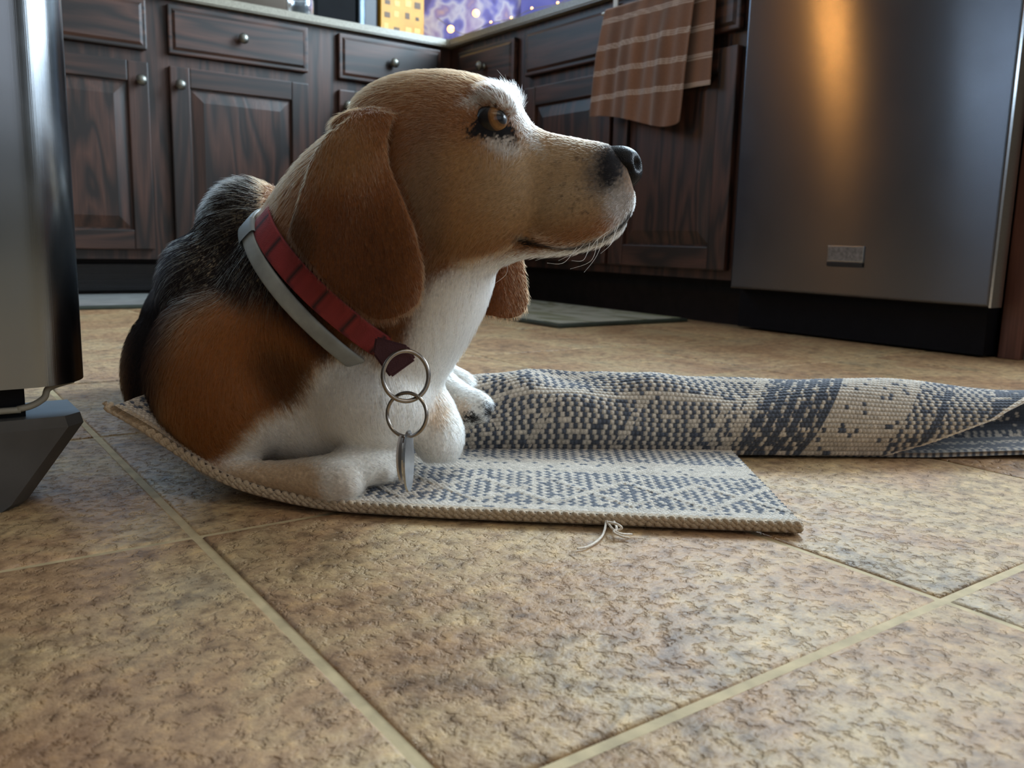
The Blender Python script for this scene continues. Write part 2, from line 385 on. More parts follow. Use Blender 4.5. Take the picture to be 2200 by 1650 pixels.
# ---------------------------------------------------------------- countertop (one L)
zt0, zt1 = 0.8445, 0.8695
bm = bmesh.new()
out = [(-0.06, 3.298), (-0.06, 2.660), (1.612, 2.660), (1.622, 2.650), (1.622, 0.735), (2.236, 0.735), (2.236, 3.298)]
vs = [bm.verts.new((x, y, zt0)) for x, y in out]
fc = bm.faces.new(vs)
r = bmesh.ops.extrude_face_region(bm, geom=[fc])
bmesh.ops.translate(bm, verts=[v for v in r['geom'] if isinstance(v, bmesh.types.BMVert)], vec=(0, 0, zt1 - zt0))
bmesh.ops.recalc_face_normals(bm, faces=bm.faces[:])
bmesh.ops.bevel(bm, geom=[e_ for e_ in bm.edges if abs(e_.verts[0].co.z - e_.verts[1].co.z) < 1e-4], offset=0.004, segments=2, affect='EDGES')
me = bpy.data.meshes.new('countertop'); bm.to_mesh(me); bm.free()
link('countertop', me, M['counter'], label='beige laminate countertop running along both walls into the corner', cat='countertop')

# ---------------------------------------------------------------- dishwasher
dw = empty('dishwasher', (1.9, 1.06, 0), label='stainless steel dishwasher with a small badge beside the sink cabinet', cat='dishwasher')
box('tub', (1.665, 2.225, 0.785, 1.368, 0.005, 0.84), M['gap'], dw)
bm = bmesh.new(); box_bm(bm, 1.622, 1.664, 0.764, 1.366, 0.098, 0.838)
bmesh.ops.bevel(bm, geom=[e_ for e_ in bm.edges if all(v.co.x < 1.63 for v in e_.verts)], offset=0.006, segments=4, profile=0.5, affect='EDGES')
me = bpy.data.meshes.new('door_panel'); bm.to_mesh(me); bm.free()
dwd = link('door_panel', me, M['dwsteel'], dw)
box('edge_strip', (1.6205, 1.66, 0.7595, 0.7638, 0.098, 0.838), M['chrome'], dw, label='bright bare metal edge')
kp = box('kick_plate', (1.712, 1.72, 0.79, 1.366, 0.0, 0.097), M['gap'], dw)
V, Fq = lathe([(0.0003, .003), (0.004, .0025), (0.005, 0)], (1.712, 1.345, 0.028), (-1, 0, 0), 12)
link('screw', mesh('screw', V, Fq), M['knob'], kp, smooth=True)
bd = box('badge', (1.6185, 1.6225, 1.022, 1.106, 0.170, 0.203), M['chrome'], dw, bevel=0.001)
box('badge_face', (1.6178, 1.6188, 1.025, 1.103, 0.173, 0.200), plain('badge_print', (0.22, 0.21, 0.21), 0.3, 0.6, noise=0.35, nscale=160), bd)
box('badge_base', (1.6185, 1.6225, 1.022, 1.106, 0.160, 0.1695), M['black'], dw, bevel=0.001)

# ---------------------------------------------------------------- refrigerator: rounded steel door, dark gap, base grille with slanted end
fr = empty('refrigerator', (-0.35, 1.05, 0), label='tall stainless steel refrigerator with rounded door edge at the left', cat='refrigerator')
box('cabinet_body', (-0.78, 0.075, 0.735, 1.42, 0.03, 1.76), M['fridgegrey'], fr, bevel=0.004)
def rounded_slab(name, x0, x1, y0, y1, z0, z1, r, m, parent):
    a = np.linspace(0, np.pi / 2, 10)
    pts = [(x1, y1), ] + [(x1 - r + r * np.cos(t), y0 + r - r * np.sin(t)) for t in a] + [(x0 + r - r * np.sin(t), y0 + r - r * np.cos(t)) for t in a] + [(x0, y1)]
    n = len(pts); V = [(x, y, z) for z in (z0, z1) for x, y in pts]
    Fs = [(i, (i + 1) % n, n + (i + 1) % n, n + i) for i in range(n)] + [tuple(range(n))[::-1], tuple(range(n, 2 * n))]
    me = mesh(name, V, Fs); o = link(name, me, m, parent)
    me.polygons.foreach_set('use_smooth', [i < n for i in range(len(me.polygons))]); me.set_sharp_from_angle(angle=0.7)
    return o
rounded_slab('door_panel', -0.78, 0.114, 0.672, 0.73, 0.089, 1.75, 0.042, M['steel'], fr)
box('door_gap', (-0.75, 0.072, 0.690, 0.74, 0.066, 0.089), M['gap'], fr)
# cream gasket line that turns up at the end of the gap
gp = catmull([(-0.70, .686, .0715), (-0.3, .686, .0715), (0.03, .686, .0718), (0.068, .686, .0725), (0.083, .687, .078), (0.088, .69, .0855), (0.105, .70, .0885)], 40)
V, Fq = tube(gp, 0.0024, 8); link('gasket', mesh('gasket', V, Fq), M['cream'], fr, smooth=True)
gx = [(-0.75, 0.107, .066), (-0.75, 0.109, .058), (-0.75, 0.070, .004), (-0.75, 0.064, .0)]
V = []
for (a0, a1, z) in gx:
    ins = 0.0 if z > .05 else 0.004
    V += [(a0, .678 + ins, z), (a1 - .012, .678 + ins, z), (a1, .690 + ins, z), (a1, .745, z), (a0, .745, z)]
Fs = [tuple(range(5)), tuple(range(15, 20))[::-1]]
for k in range(3):
    for i in range(5): Fs.append((k * 5 + i, k * 5 + 5 + i, k * 5 + 5 + (i + 1) % 5, k * 5 + (i + 1) % 5))
link('base_grille', mesh('base_grille', V, Fs), M['fridgegrey'], fr)

# ---------------------------------------------------------------- mats on the floor
def mat_print(name, axis):
    m, nt, b = mat(name); L = nt.links.new
    tc = nt.nodes.new('ShaderNodeTexCoord'); mp = nt.nodes.new('ShaderNodeMapping')
    s = [7.0, 7.0, 7.0]; s[axis] = 3.0; mp.inputs['Scale'].default_value = s; L(tc.outputs['Object'], mp.inputs['Vector'])
    n = nt.nodes.new('ShaderNodeTexNoise'); inp(n, Scale=1.0, Detail=3.0, Distortion=1.5); L(mp.outputs[0], n.inputs['Vector'])
    L(ramp(nt, n.outputs[0], [(0.38, (0.17, 0.16, 0.09)), (0.45, (0.33, 0.32, 0.25)), (0.56, (0.40, 0.38, 0.31)), (0.66, (0.22, 0.22, 0.13))]), b.inputs['Base Color'])
    inp(b, Roughness=0.7); return m
M['matbase'] = plain('dark_green_rubber', (0.035, 0.045, 0.032), 0.6, noise=0.2)
def floor_mat(x0, x1, y0, y1, top_mat, **k):
    e = empty('floor_mat', ((x0 + x1) / 2, (y0 + y1) / 2, 0), **k)
    box('backing', (x0, x1, y0, y1, 0.0002, 0.009), M['matbase'], e, bevel=0.003)
    box('printed_top', (x0 + .012, x1 - .012, y0 + .012, y1 - .012, 0.0091, 0.0108), top_mat, e, bevel=0.001)
floor_mat(1.235, 1.665, 1.530, 2.215, mat_print('faded_leaf_print', 1), label='thin kitchen mat with faded print on the floor below the sink cabinet', cat='mat')
floor_mat(0.02, 0.98, 2.33, 2.745, plain('grey_mat_fabric', (0.26, 0.26, 0.25), 0.7, noise=0.2, nscale=14), label='grey mat on the floor below the far cabinets behind the dog', cat='mat')

# ---------------------------------------------------------------- towel bar and towel
tb = empty('towel_bar', (1.62, 1.65, 0.795), label='over-the-drawer towel bar with white hooks on the sink cabinet', cat='towel bar')
V, Fq = tube([(1.600, 1.838, .796), (1.600, 1.43, .796)], 0.0045, 12)
link('bar', mesh('bar', V, Fq), M['chrome'], tb, smooth=True)
for y in (1.813, 1.452):
    bm = bmesh.new()
    box_bm(bm, 1.6215, 1.6245, y - .008, y + .008, .786, .843); box_bm(bm, 1.594, 1.6245, y - .008, y + .008, .786, .7895)
    me = bpy.data.meshes.new('hook'); bm.to_mesh(me); bm.free(); link('hook', me, M['white'], tb)
def towel_material():
    m, nt, b = mat('brown_striped_cotton'); L = nt.links.new
    at = nt.nodes.new('ShaderNodeAttribute'); at.attribute_name = 'col'
    tc = nt.nodes.new('ShaderNodeTexCoord'); n = nt.nodes.new('ShaderNodeTexNoise'); inp(n, Scale=700.0, Detail=2.0); L(tc.outputs['Object'], n.inputs['Vector'])
    mx = nt.nodes.new('ShaderNodeMix'); mx.data_type = 'RGBA'; mx.blend_type = 'MULTIPLY'; mx.inputs[0].default_value = 0.6
    L(at.outputs[0], mx.inputs[6]); L(ramp(nt, n.outputs[0], [(0.3, (0.55, 0.55, 0.55)), (0.7, (1.2, 1.2, 1.2))]), mx.inputs[7]); L(mx.outputs[2], b.inputs['Base Color'])
    bp = nt.nodes.new('ShaderNodeBump'); inp(bp, Strength=0.4, Distance=0.001); L(n.outputs[0], bp.inputs['Height']); L(bp.outputs[0], b.inputs['Normal'])
    inp(b, Roughness=0.9, Sheen_Weight=0.3); return m
M['towel'] = towel_material()
def towel():
    nu, nv = 120, 430
    u = np.linspace(0, 1, nu)[:, None]; v = np.linspace(-0.62, 1.0, nv)[None, :]
    # v>0 : front fall ; v<0 : back fall ; around the bar near 0
    front = v >= 0
    drop_f = 0.285 + 0.030 * u - 0.012 * np.cos(u * 3.1) ; drop_b = 0.235
    s = np.where(front, v * drop_f, -v / 0.62 * drop_b)
    yl = np.where(front, 1.818 + 0.034 * np.clip(v, 0, 1), 1.76 - 0.0 * v); yr = np.where(front, 1.50 + 0.03 * np.clip(v, 0, 1), 1.452 - 0.004 * v)
    blend = np.clip(s / 0.02, 0, 1)
    yl = 1.815 * (1 - blend) + yl * blend; yr = 1.475 * (1 - blend) + yr * blend
    Y = yl + (yr - yl) * u
    ang = np.clip(s / 0.010, 0, 1) * (np.pi / 2)
    rr = 0.0075
    X = 1.600 + np.where(front, -1, 1) * rr * np.sin(ang) + np.where(front, -1, 1) * 0.0015
    Z = 0.796 + rr * np.cos(ang) - np.maximum(s - 0.010, 0)
    k = np.clip(s / 0.12, 0.15, 1)
    X = X - np.where(front, 1, 0) * k * (0.006 + 0.0045 * np.sin(u * 17 + 1.5 * np.sin(v * 3)) + 0.003 * np.sin(u * 41 + 2))
    X = X + np.where(front, 0, 1) * k * 0.001 * np.sin(u * 20)
    Z = Z + 0.004 * np.sin(u * 5) * np.clip(v, 0, 1) - np.where(front, 0.020 * np.exp(-((1 - u) / 0.06)) * -1 * np.clip(v - 0.85, 0, 1) * 6, 0)
    V = np.stack([X, Y + 0 * X, Z + 0 * X], -1).reshape(-1, 3)
    base = np.array([0.25, 0.115, 0.062]); br = np.array([0.52, 0.40, 0.33])
    streak = 0.80 + 0.22 * np.sin(u * 23 + 0.7 * np.sin(v * 5)) * np.sin(u * 9.3 + 1) + 0.0 * v
    C = base * streak[..., None]
    d = s + 0 * u
    for q in (0.036, 0.102, 0.166, 0.230):
        for w in (-0.0048, 0.0, 0.0048):
            C = np.where((np.abs(d - q - w) < 0.0014)[..., None], br, C)
    me = fast_mesh('cloth', V, grid_faces(nu, nv)); set_color(me, C.reshape(-1, 3))
    o = link('dish_towel', me, M['towel'], label='brown dish towel with thin white stripes hanging on the sink cabinet', cat='towel')
    sm = o.modifiers.new('thickness', 'SOLIDIFY'); sm.thickness = 0.0022; sm.offset = 0
towel()

# ---------------------------------------------------------------- things on the counter
cz = zt1
def blotch(name, scale, stops, rough=0.4, coord='Object', dist=1.0):
    m, nt, b = mat(name); L = nt.links.new
    tc = nt.nodes.new('ShaderNodeTexCoord'); n = nt.nodes.new('ShaderNodeTexNoise'); inp(n, Scale=scale, Detail=2.5, Distortion=dist); L(tc.outputs[coord], n.inputs['Vector'])
    L(ramp(nt, n.outputs[0], stops), b.inputs['Base Color']); inp(b, Roughness=rough); return m, n, b
# printed board leaning in the corner, facing the room diagonally
def facing_box(name, p0, p1, thick, z0, z1, m, parent=None, bevel=0.0, **k):
    p0 = np.array(p0); p1 = np.array(p1); t = p1 - p0; L_ = np.linalg.norm(t); t /= L_; n = np.array([-t[1], t[0]])
    if n @ p0 < 0: n = -n
    q = [p0, p1, p1 + n * thick, p0 + n * thick]
    bm = bmesh.new(); vs = [bm.verts.new((*a, z)) for z in (z0, z1) for a in q]
    for f in ((0, 1, 2, 3), (4, 5, 6, 7), (0, 1, 5, 4), (1, 2, 6, 5), (2, 3, 7, 6), (3, 0, 4, 7)): bm.faces.new([vs[i] for i in f])
    bmesh.ops.recalc_face_normals(bm, faces=bm.faces[:])
    if bevel: bmesh.ops.bevel(bm, geom=bm.edges[:], offset=bevel, segments=2, affect='EDGES')
    me = bpy.data.meshes.new(name); bm.to_mesh(me); bm.free()
    return link(name, me, m, parent, **k)
m_print, _, _b2 = blotch('violet_blue_print', 11, [(0.32, (0.14, 0.13, 0.42)), (0.42, (0.28, 0.28, 0.75)), (0.50, (0.78, 0.76, 0.95)), (0.58, (0.40, 0.32, 0.66)), (0.68, (0.85, 0.60, 0.55))], 0.28, dist=0.3)
m_viol, _, _ = blotch('plain_violet', 6, [(0.4, (0.13, 0.13, 0.42)), (0.6, (0.19, 0.18, 0.52))], 0.35)
board = facing_box('printed_board', (1.625, 2.890), (1.985, 2.420), 0.006, cz, cz + 0.34, m_print, bevel=0.001, label='violet and blue printed board standing in the counter corner', cat='print')
facing_box('plain_border', (1.860, 2.5695), (1.982, 2.412), 0.002, cz + 0.001, cz + 0.335, m_viol, board)
brn = box('brown_canister', (2.02, 2.14, 2.17, 2.30, cz, cz + 0.26), plain('brown_card', (0.16, 0.08, 0.04), 0.6, noise=0.2), bevel=0.01, label='brown box on the counter right of the violet print', cat='box')
box('lid', (2.015, 2.145, 2.165, 2.305, cz + .26, cz + .285), plain('brown_lid', (0.10, 0.05, 0.03), 0.6, noise=0.2), brn, bevel=0.006)
yb = empty('yellow_box', (1.52, 2.84, cz), label='tall yellow orange box with small dark pictures on the counter', cat='box')
box('carton', (1.436, 1.606, 2.80, 2.87, cz, cz + 0.30), plain('yellow_card', (0.62, 0.30, 0.03), 0.5, noise=0.12, nscale=20), yb, bevel=0.003)
M['ink'] = plain('dark_print', (0.10, 0.045, 0.01), 0.5, noise=0.3)
M['pale_ink'] = plain('pale_print', (0.75, 0.50, 0.12), 0.5, noise=0.1)
random.seed(3)
for r_ in range(6):
    for q_ in range(4):
        x0 = 1.446 + q_ * 0.040 + random.uniform(0, .006); z0 = cz + 0.030 + r_ * 0.040 + random.uniform(0, .008)
        box('picture', (x0, x0 + random.uniform(.012, .024), 2.7990, 2.7999, z0, z0 + random.uniform(.010, .022)), M['ink'] if random.random() < .62 else M['pale_ink'], yb)
cm = empty('coffee_maker', (1.28, 2.90, cz), label='black appliance with a grey side strip on the counter left of the yellow box', cat='appliance')
box('housing', (1.195, 1.345, 2.80, 3.02, cz, cz + 0.31), M['matblack'], cm, bevel=0.012)
box('side_strip', (1.352, 1.376, 2.795, 3.0, cz, cz + 0.30), plain('blue_grey_metal', (0.12, 0.16, 0.20), 0.35, 0.6, noise=0.1), cm, bevel=0.006)
box('side_body', (1.3765, 1.428, 2.81, 3.0, cz, cz + 0.30), plain('navy_plastic', (0.012, 0.016, 0.026), 0.4, noise=0.1), cm, bevel=0.006)
box('base_plate', (1.20, 1.34, 2.775, 2.799, cz, cz + 0.02), M['black'], cm, bevel=0.004)
# little glass jar near the counter edge
m, nt, b = mat('clear_glass'); inp(b, Base_Color=(0.85, 0.93, 1.0, 1), Roughness=0.03, Transmission_Weight=0.95, IOR=1.45); M['glass'] = m
jar = empty('glass_jar', (1.120, 2.735, cz), label='small round clear glass jar at the edge of the counter', cat='jar')
V, Fq = lathe([(0.0005, 0.001), (.036, .001), (.042, .006), (.043, .05), (.040, .060), (.042, .066), (.039, .066), (.037, .060), (.039, .05), (.038, .009), (.0005, .008)], (1.120, 2.735, cz), (0, 0, 1), 32)
link('glass_wall', mesh('glass_wall', V, Fq), M['glass'], jar, smooth=True)
V, Fq = lathe([(0.0005, 0.010), (.036, .010), (.036, .03), (.0005, .03)], (1.120, 2.735, cz), (0, 0, 1), 24)
link('dark_filling', mesh('dark_filling', V, Fq), plain('dark_filling', (0.02, 0.02, 0.03), 0.3, noise=0.2), jar)
# glowing beads on a wire, added for the warm sparkles along the counter edge
m, nt, b = mat('glowing_bead'); inp(b, Base_Color=(1, 0.6, 0.25, 1), Emission_Color=(1.0, 0.42, 0.10, 1), Emission_Strength=7.0); M['glint_bead'] = m
fl = empty('glint_string', (1.64, 2.4, cz), label='string of tiny glowing beads along the counter edge, added for warm glints', cat='lights')
pts = [(1.636, 2.52, cz + .006), (1.634, 2.42, cz + .012), (1.636, 2.31, cz + .006), (1.633, 2.20, cz + .013), (1.637, 2.08, cz + .006), (1.634, 1.98, cz + .012), (1.637, 1.85, cz + .006)]
wire = [(1.66, 2.80, cz + .10), (1.655, 2.70, cz + .05), (1.64, 2.60, cz + .01)] + pts
V, Fq = tube(catmull(wire, 70), 0.0011, 6); link('wire', mesh('wire', V, Fq), M['knob'], fl, smooth=True)
def sphere(name, c, r, m, parent, ns=14, nr=9, scale=(1, 1, 1)):
    a = np.linspace(0, np.pi, nr)
    V, Fq = lathe([(max(1e-4, r * math.sin(t)), -r * math.cos(t)) for t in a], (0, 0, 0), (0, 0, 1), ns)
    V = V * np.array(scale) + np.array(c); return link(name, mesh(name, V, Fq), m, parent, smooth=True)
for p in pts[1::1]: sphere('glint_bead', (p[0], p[1], p[2] + .003), 0.0034, M['glint_bead'], fl)
for p in ((1.655, 2.70, cz + .045), (1.70, 2.61, cz + .088)): sphere('glint_bead', p, 0.012, M['glint_bead'], fl)  # larger beads glow in place of warm reflections on the board

# ---------------------------------------------------------------- woven rug: flat end, curled-up end, and the rest folded over into a roll
def rug_material():
    m, nt, b = mat('woven_cotton'); L = nt.links.new
    at = nt.nodes.new('ShaderNodeAttribute'); at.attribute_name = 'col'
    tc = nt.nodes.new('ShaderNodeTexCoord'); n = nt.nodes.new('ShaderNodeTexNoise'); inp(n, Scale=900.0, Detail=3.0); L(tc.outputs['Object'], n.inputs['Vector'])
    mx = nt.nodes.new('ShaderNodeMix'); mx.data_type = 'RGBA'; mx.blend_type = 'MULTIPLY'; mx.inputs[0].default_value = 0.8
    L(at.outputs[0], mx.inputs[6]); L(ramp(nt, n.outputs[0], [(0.3, (0.6, 0.6, 0.6)), (0.7, (1.15, 1.15, 1.15))]), mx.inputs[7]); L(mx.outputs[2], b.inputs['Base Color'])
    bp = nt.nodes.new('ShaderNodeBump'); inp(bp, Strength=0.5, Distance=0.0006); L(n.outputs[0], bp.inputs['Height']); L(bp.outputs[0], b.inputs['Normal'])
    inp(b, Roughness=0.92, Sheen_Weight=0.35, Sheen_Roughness=0.5); return m
M['rug'] = rug_material()
CREAM, BLUE, TAN = np.array([0.72, 0.63, 0.52]), np.array([0.085, 0.10, 0.135]), np.array([0.47, 0.36, 0.24])
ST = 0.0040
def hash2(i, j): return np.modf(np.abs(np.sin(i * 127.1 + j * 311.7) * 43758.5453))[0]
def weave(s, t, light):
    """height (m) and colour of the weave; light = 0..1 share of cream stitches (array); s, t metres in the cloth"""
    j = np.floor(t / ST); ss = s + 0.5 * ST * (j % 2); i = np.floor(ss / ST)
    fs, ft = ss / ST - i - .5, t / ST - j - .5
    r = hash2(i, j)
    bump = np.sqrt(np.clip(1 - 3.6 * fs ** 2, 0, 1)) * np.sqrt(np.clip(1 - 3.6 * ft ** 2, 0, 1))
    # light < .34 mostly blue, around .5 checker, > .7 cream
    chk = ((i + j) % 2 == 0)
    isC = np.where(light > .75, True, np.where(light < .25, False, chk))
    isC = np.where(np.abs(r - .5) > .47, ~isC, isC)
    C = np.where(isC[..., None], CREAM, BLUE) * (0.80 + 0.35 * r)[..., None]
    C = C * (0.45 + 0.55 * np.clip(bump, 0, 1))[..., None]  # shade in the valleys between stitches put into the colour
    return bump * 0.0016, C
def grid_normals(V):
    du = np.gradient(V, axis=0); dv = np.gradient(V, axis=1); n = np.cross(du, dv)
    return n / (np.linalg.norm(n, axis=-1, keepdims=True) + 1e-12)
rug = empty('woven_rug', (0.35, 0.55, 0), label='blue and cream woven cotton rug folded under and beside the dog', cat='rug')
def cloth_object(name, V, H, C, thick, **k):
    """closed cloth slab: displaced top, flat bottom"""
    nu, nv, _ = V.shape; N = grid_normals(V)
    if N[..., 2].mean() < 0: N = -N
    topv = V + N * (thick + H)[..., None]; bot = V
    n = nu * nv; Fq = grid_faces(nu, nv)
    top_ids = np.arange(n).reshape(nu, nv)
    ring = np.concatenate([top_ids[:, 0], top_ids[-1, 1:], top_ids[-2::-1, -1], top_ids[0, -2:0:-1]])
    rn = np.roll(ring, -1); side = np.stack([ring, rn, rn + n, ring + n], 1)
    me = fast_mesh(name, np.concatenate([topv.reshape(-1, 3), bot.reshape(-1, 3)]), np.concatenate([Fq, Fq[:, ::-1] + n, side]))
    Cb = C.copy(); set_color(me, np.concatenate([C.reshape(-1, 3), Cb.reshape(-1, 3)]))
    return link(name, me, M['rug'], rug, **k)
def rug_flat():
    edge = [on_z(*p) for p in ((1722, 1146, .002), (1500, 1137, .002), (1300, 1128, .002), (1000, 1116, .002), (820, 1106, .002), (700, 1096, .003), (590, 1075, .007), (500, 1048, .014), (430, 1012, .025), (370, 972, .038), (300, 925, .056), (228, 884, .074))]
    L_ = 0
    nu, nv = 720, 270
    E = catmull(edge, nu)
    seg = np.r_[0, np.cumsum(np.linalg.norm(np.diff(E, axis=0), axis=1))]
    s = seg[:, None] + np.zeros((1, nv))
    wdt = np.linspace(0, 0.26, nv)[None, :] + np.zeros((nu, 1))
    # across direction: towards the far side, turning a little towards the lifted end
    a = np.clip((seg - .30) / .25, 0, 1)[:, None]
    dx, dy = 0.60 * (1 - a) + 0.62 * a, 0.80 * (1 - a) + 0.785 * a
    V = E[:, None, :] + np.stack([dx * wdt, dy * wdt, -0.10 * a * np.clip(wdt, 0, .2) * 0], -1)
    # lifted end slopes down away from the rim
    V[..., 2] = np.maximum(0.002, V[..., 2] - a * 0.35 * np.clip(wdt - .06, 0, 1))
    # pattern
    t = wdt
    ph = np.modf(s / 0.115 + 10)[0]; zig = np.abs(ph - .5) * 2
    y1 = 0.024 + 0.062 * zig; y2 = 0.024 + 0.062 * (1 - zig)
    light = np.full_like(t, .5)
    light = np.where((t < .019), 1.0, light)
    line = (np.abs(t - y1) < .0042) | (np.abs(t - y2) < .0042)
    light = np.where(line & (t > .019) & (t < .095), 1.0, light)
    light = np.where((t > .100) & (t < .108), 0.5, light); light = np.where(t > .112, 1.0, light)
    light = np.where((t > .15) & (t < .2), .5, light)
    H, C = weave(s, t, light)
    H = H + np.where(line & (t > .019) & (t < .095), .0007, 0)
    C = np.where((t < .006)[..., None], TAN * (0.8 + .4 * hash2(np.floor(s / .003), np.floor(t / .002)))[..., None], C)
    H = H + 0.0012 * np.exp(-(t / .006) ** 2)
    # rounded outer rim
    thick = 0.0062
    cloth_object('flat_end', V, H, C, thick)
    # braided rim along the front edge
    for k in range(3):
        ss = np.linspace(0, 1, 900); Ei = catmull(edge, 900); sg = np.r_[0, np.cumsum(np.linalg.norm(np.diff(Ei, axis=0), axis=1))]
        w = sg / 0.0062 * 2 * np.pi + k * 2.1
        off = np.stack([-0.6 * np.cos(w) * .0009 - .0004, -0.8 * np.cos(w) * .0009 - .0005, 0.0026 + k * .0019 + np.sin(w) * .0007 * (1 + .5 * np.sin(sg * 160))], -1)
        Vt, Ft = tube(Ei + off, .0017 + .0006 * np.sin(w), 8); me = fast_mesh('braided_rim', Vt, np.array([f for f in Ft if len(f) == 4]))
        set_color(me, np.broadcast_to(TAN * 1.05, (len(Vt), 3))); link('braided_rim', me, M['rug'], rug)
rug_flat()
def rug_roll():
    F0 = np.array([0.417, 0.645]); e = np.array([0.857, -0.516]); nrm = np.array([0.516, 0.857])
    nu, nv = 700, 420
    A, Tn = np.meshgrid(np.linspace(0, 1, nu), np.linspace(0, 1, nv), indexing='ij')
    # round profile: q 0 (front foot) -> .5 top -> 1 (back foot) ; the front is cut slantwise at the right end
    q = Tn
    a_end = np.where(q < .5, np.interp(q, [0, .06, .2, .35, .5], [.405, .44, .505, .545, .580]), np.interp(q, [.5, .62, 1], [.580, .60, .70]))
    a0 = -0.055
    a = a0 + (a_end - a0) * A
    hk = [(-.06, .050), (.0, .056), (.06, .070), (.12, .0665), (.17, .066), (.26, .062), (.35, .066), (.42, .064), (.50, .059), (.58, .056), (.75, .05)]
    h = np.interp(a, *zip(*hk)); wd = np.interp(a, [-.06, .1, .4, .7], [.105, .10, .085, .08])
    th = np.pi * q
    # front bulges forward of its foot
    nn = wd / 2 * (1 - np.cos(th)) - 0.010 * np.sin(np.clip(th * 1.7, 0, np.pi)) + 0.006 * np.exp(-(th / .25) ** 2)
    zz = h * np.sin(th) ** 0.95
    wr = (0.0045 * np.sin(a * 42 + 3.2 * q * 4 + 1.2) * np.exp(-((a - .08) / .16) ** 2) + 0.0030 * np.sin(a * 31 - 11 * q + .4)
          + 0.0016 * np.sin(a * 95 - 9 * q) * np.exp(-((a - .05) / .12) ** 2)) * np.sin(th)
    nn = nn + 0.012 * (1 - np.cos(th)) * 0 - wr * .7; zz = zz + wr * .8
    # pulled-up crease seen on the top (photo: small peak)
    zz = zz + 0.006 * np.exp(-((a - .185) / .02) ** 2) * np.exp(-((q - .62) / .08) ** 2)
    xy = F0 + a[..., None] * e + nn[..., None] * nrm
    V = np.concatenate([xy, (zz + .004)[..., None]], -1)
    t = q * 0.175
    w = a + 0.62 * (0.0875 - np.abs(t - 0.0))        # bands run slantwise round the roll
    light = np.full_like(a, .5)
    def band(lo, hi, v):
        nonlocal light
        light = np.where((w > lo) & (w < hi), v, light)
    band(.300, .372, .1)
    light = np.where((w > .300) & (w < .372) & (np.modf(w / .012)[0] < .35), .5, light)
    band(.372, .450, 1.0); band(.450, .478, .5); band(.478, .486, .1); band(.530, .575, .1); band(.575, .70, 1.0)
    band(.286, .297, 1.0)
    # boxes of cream lines on the left part
    left = w < .285
    bx = (np.abs(np.modf((w + 1) / .082)[0] - .5) < .045); by = (np.abs(t - .052) < .0042) | (np.abs(t - .088) < .004)
    light = np.where(left & ((bx & (t < .052)) | by), 1.0, light)
    light = np.where(left & (w < .07) & ~by & (np.modf((w + t) / .030 + 5)[0] < .22), .9, light)
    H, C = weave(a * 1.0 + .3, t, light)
    edge_m = (A > .9905) | False
    C = np.where(edge_m[..., None], CREAM * 1.1, C)
    N = grid_normals(V); 
    # keep the outer side outwards
    mid = np.concatenate([F0 + a[..., None] * e + (wd / 2)[..., None] * nrm, (0 * zz)[..., None]], -1)
    sgn = np.sign(((V - mid) * N).sum(-1).mean()); N = N * sgn
    topv = V + N * (0.0018 + H)[..., None]; bot = V - N * 0.0022
    n = nu * nv; Fq = grid_faces(nu, nv); ids = np.arange(n).reshape(nu, nv)
    ring = np.concatenate([ids[:, 0], ids[-1, 1:], ids[-2::-1, -1], ids[0, -2:0:-1]]); rn = np.roll(ring, -1)
    me = fast_mesh('folded_roll', np.concatenate([topv.reshape(-1, 3), bot.reshape(-1, 3)]), np.concatenate([Fq, Fq[:, ::-1] + n, np.stack([ring, rn, rn + n, ring + n], 1)]))
    set_color(me, np.concatenate([C.reshape(-1, 3), C.reshape(-1, 3) * .8])); link('folded_roll', me, M['rug'], rug)
    # lower layer of the fold lying on the floor, seen through the open end
    A2, Q2 = np.meshgrid(np.linspace(.30, .80, 260), np.linspace(0.0, .085, 60), indexing='ij')
    xy = F0 + A2[..., None] * e + (Q2 + .006 + .03 * np.clip(.42 - A2, 0, 1))[..., None] * nrm
    z = .0015 + .010 * np.clip((A2 - .45) / .3, 0, 1) + 0.02 * np.clip((Q2 - .055) / .03, 0, 1)
    V2 = np.concatenate([xy, z[..., None]], -1)
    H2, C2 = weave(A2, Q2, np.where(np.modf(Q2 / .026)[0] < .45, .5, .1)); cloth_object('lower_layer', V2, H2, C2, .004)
rug_roll()
# loose threads at the front hem
random.seed(5)
def thread(pts, r=.0009):
    V, Fq = tube(catmull(pts, 26), np.linspace(r, r * .8, 26), 6); me = fast_mesh('loose_thread', V, np.array([f for f in Fq if len(f) == 4]))
    set_color(me, np.broadcast_to(CREAM * 1.15, (len(V), 3))); link('loose_thread', me, M['rug'], rug)
thread([on_z(1302, 1118, .006), on_z(1300, 1135, .004), on_z(1293, 1152, .0025), on_z(1278, 1166, .0016), on_z(1258, 1176, .0016), on_z(1240, 1179, .0016)])
thread([on_z(1303, 1118, .006), on_z(1315, 1135, .006), on_z(1332, 1146, .004), on_z(1358, 1148, .002)])
thread([on_z(1318, 1118, .006), on_z(1325, 1135, .006), on_z(1318, 1143, .005), on_z(1335, 1152, .003), on_z(1352, 1156, .002)])
thread([on_z(1308, 1122, .008), on_z(1325, 1126, .009), on_z(1336, 1134, .006), on_z(1326, 1140, .004)])
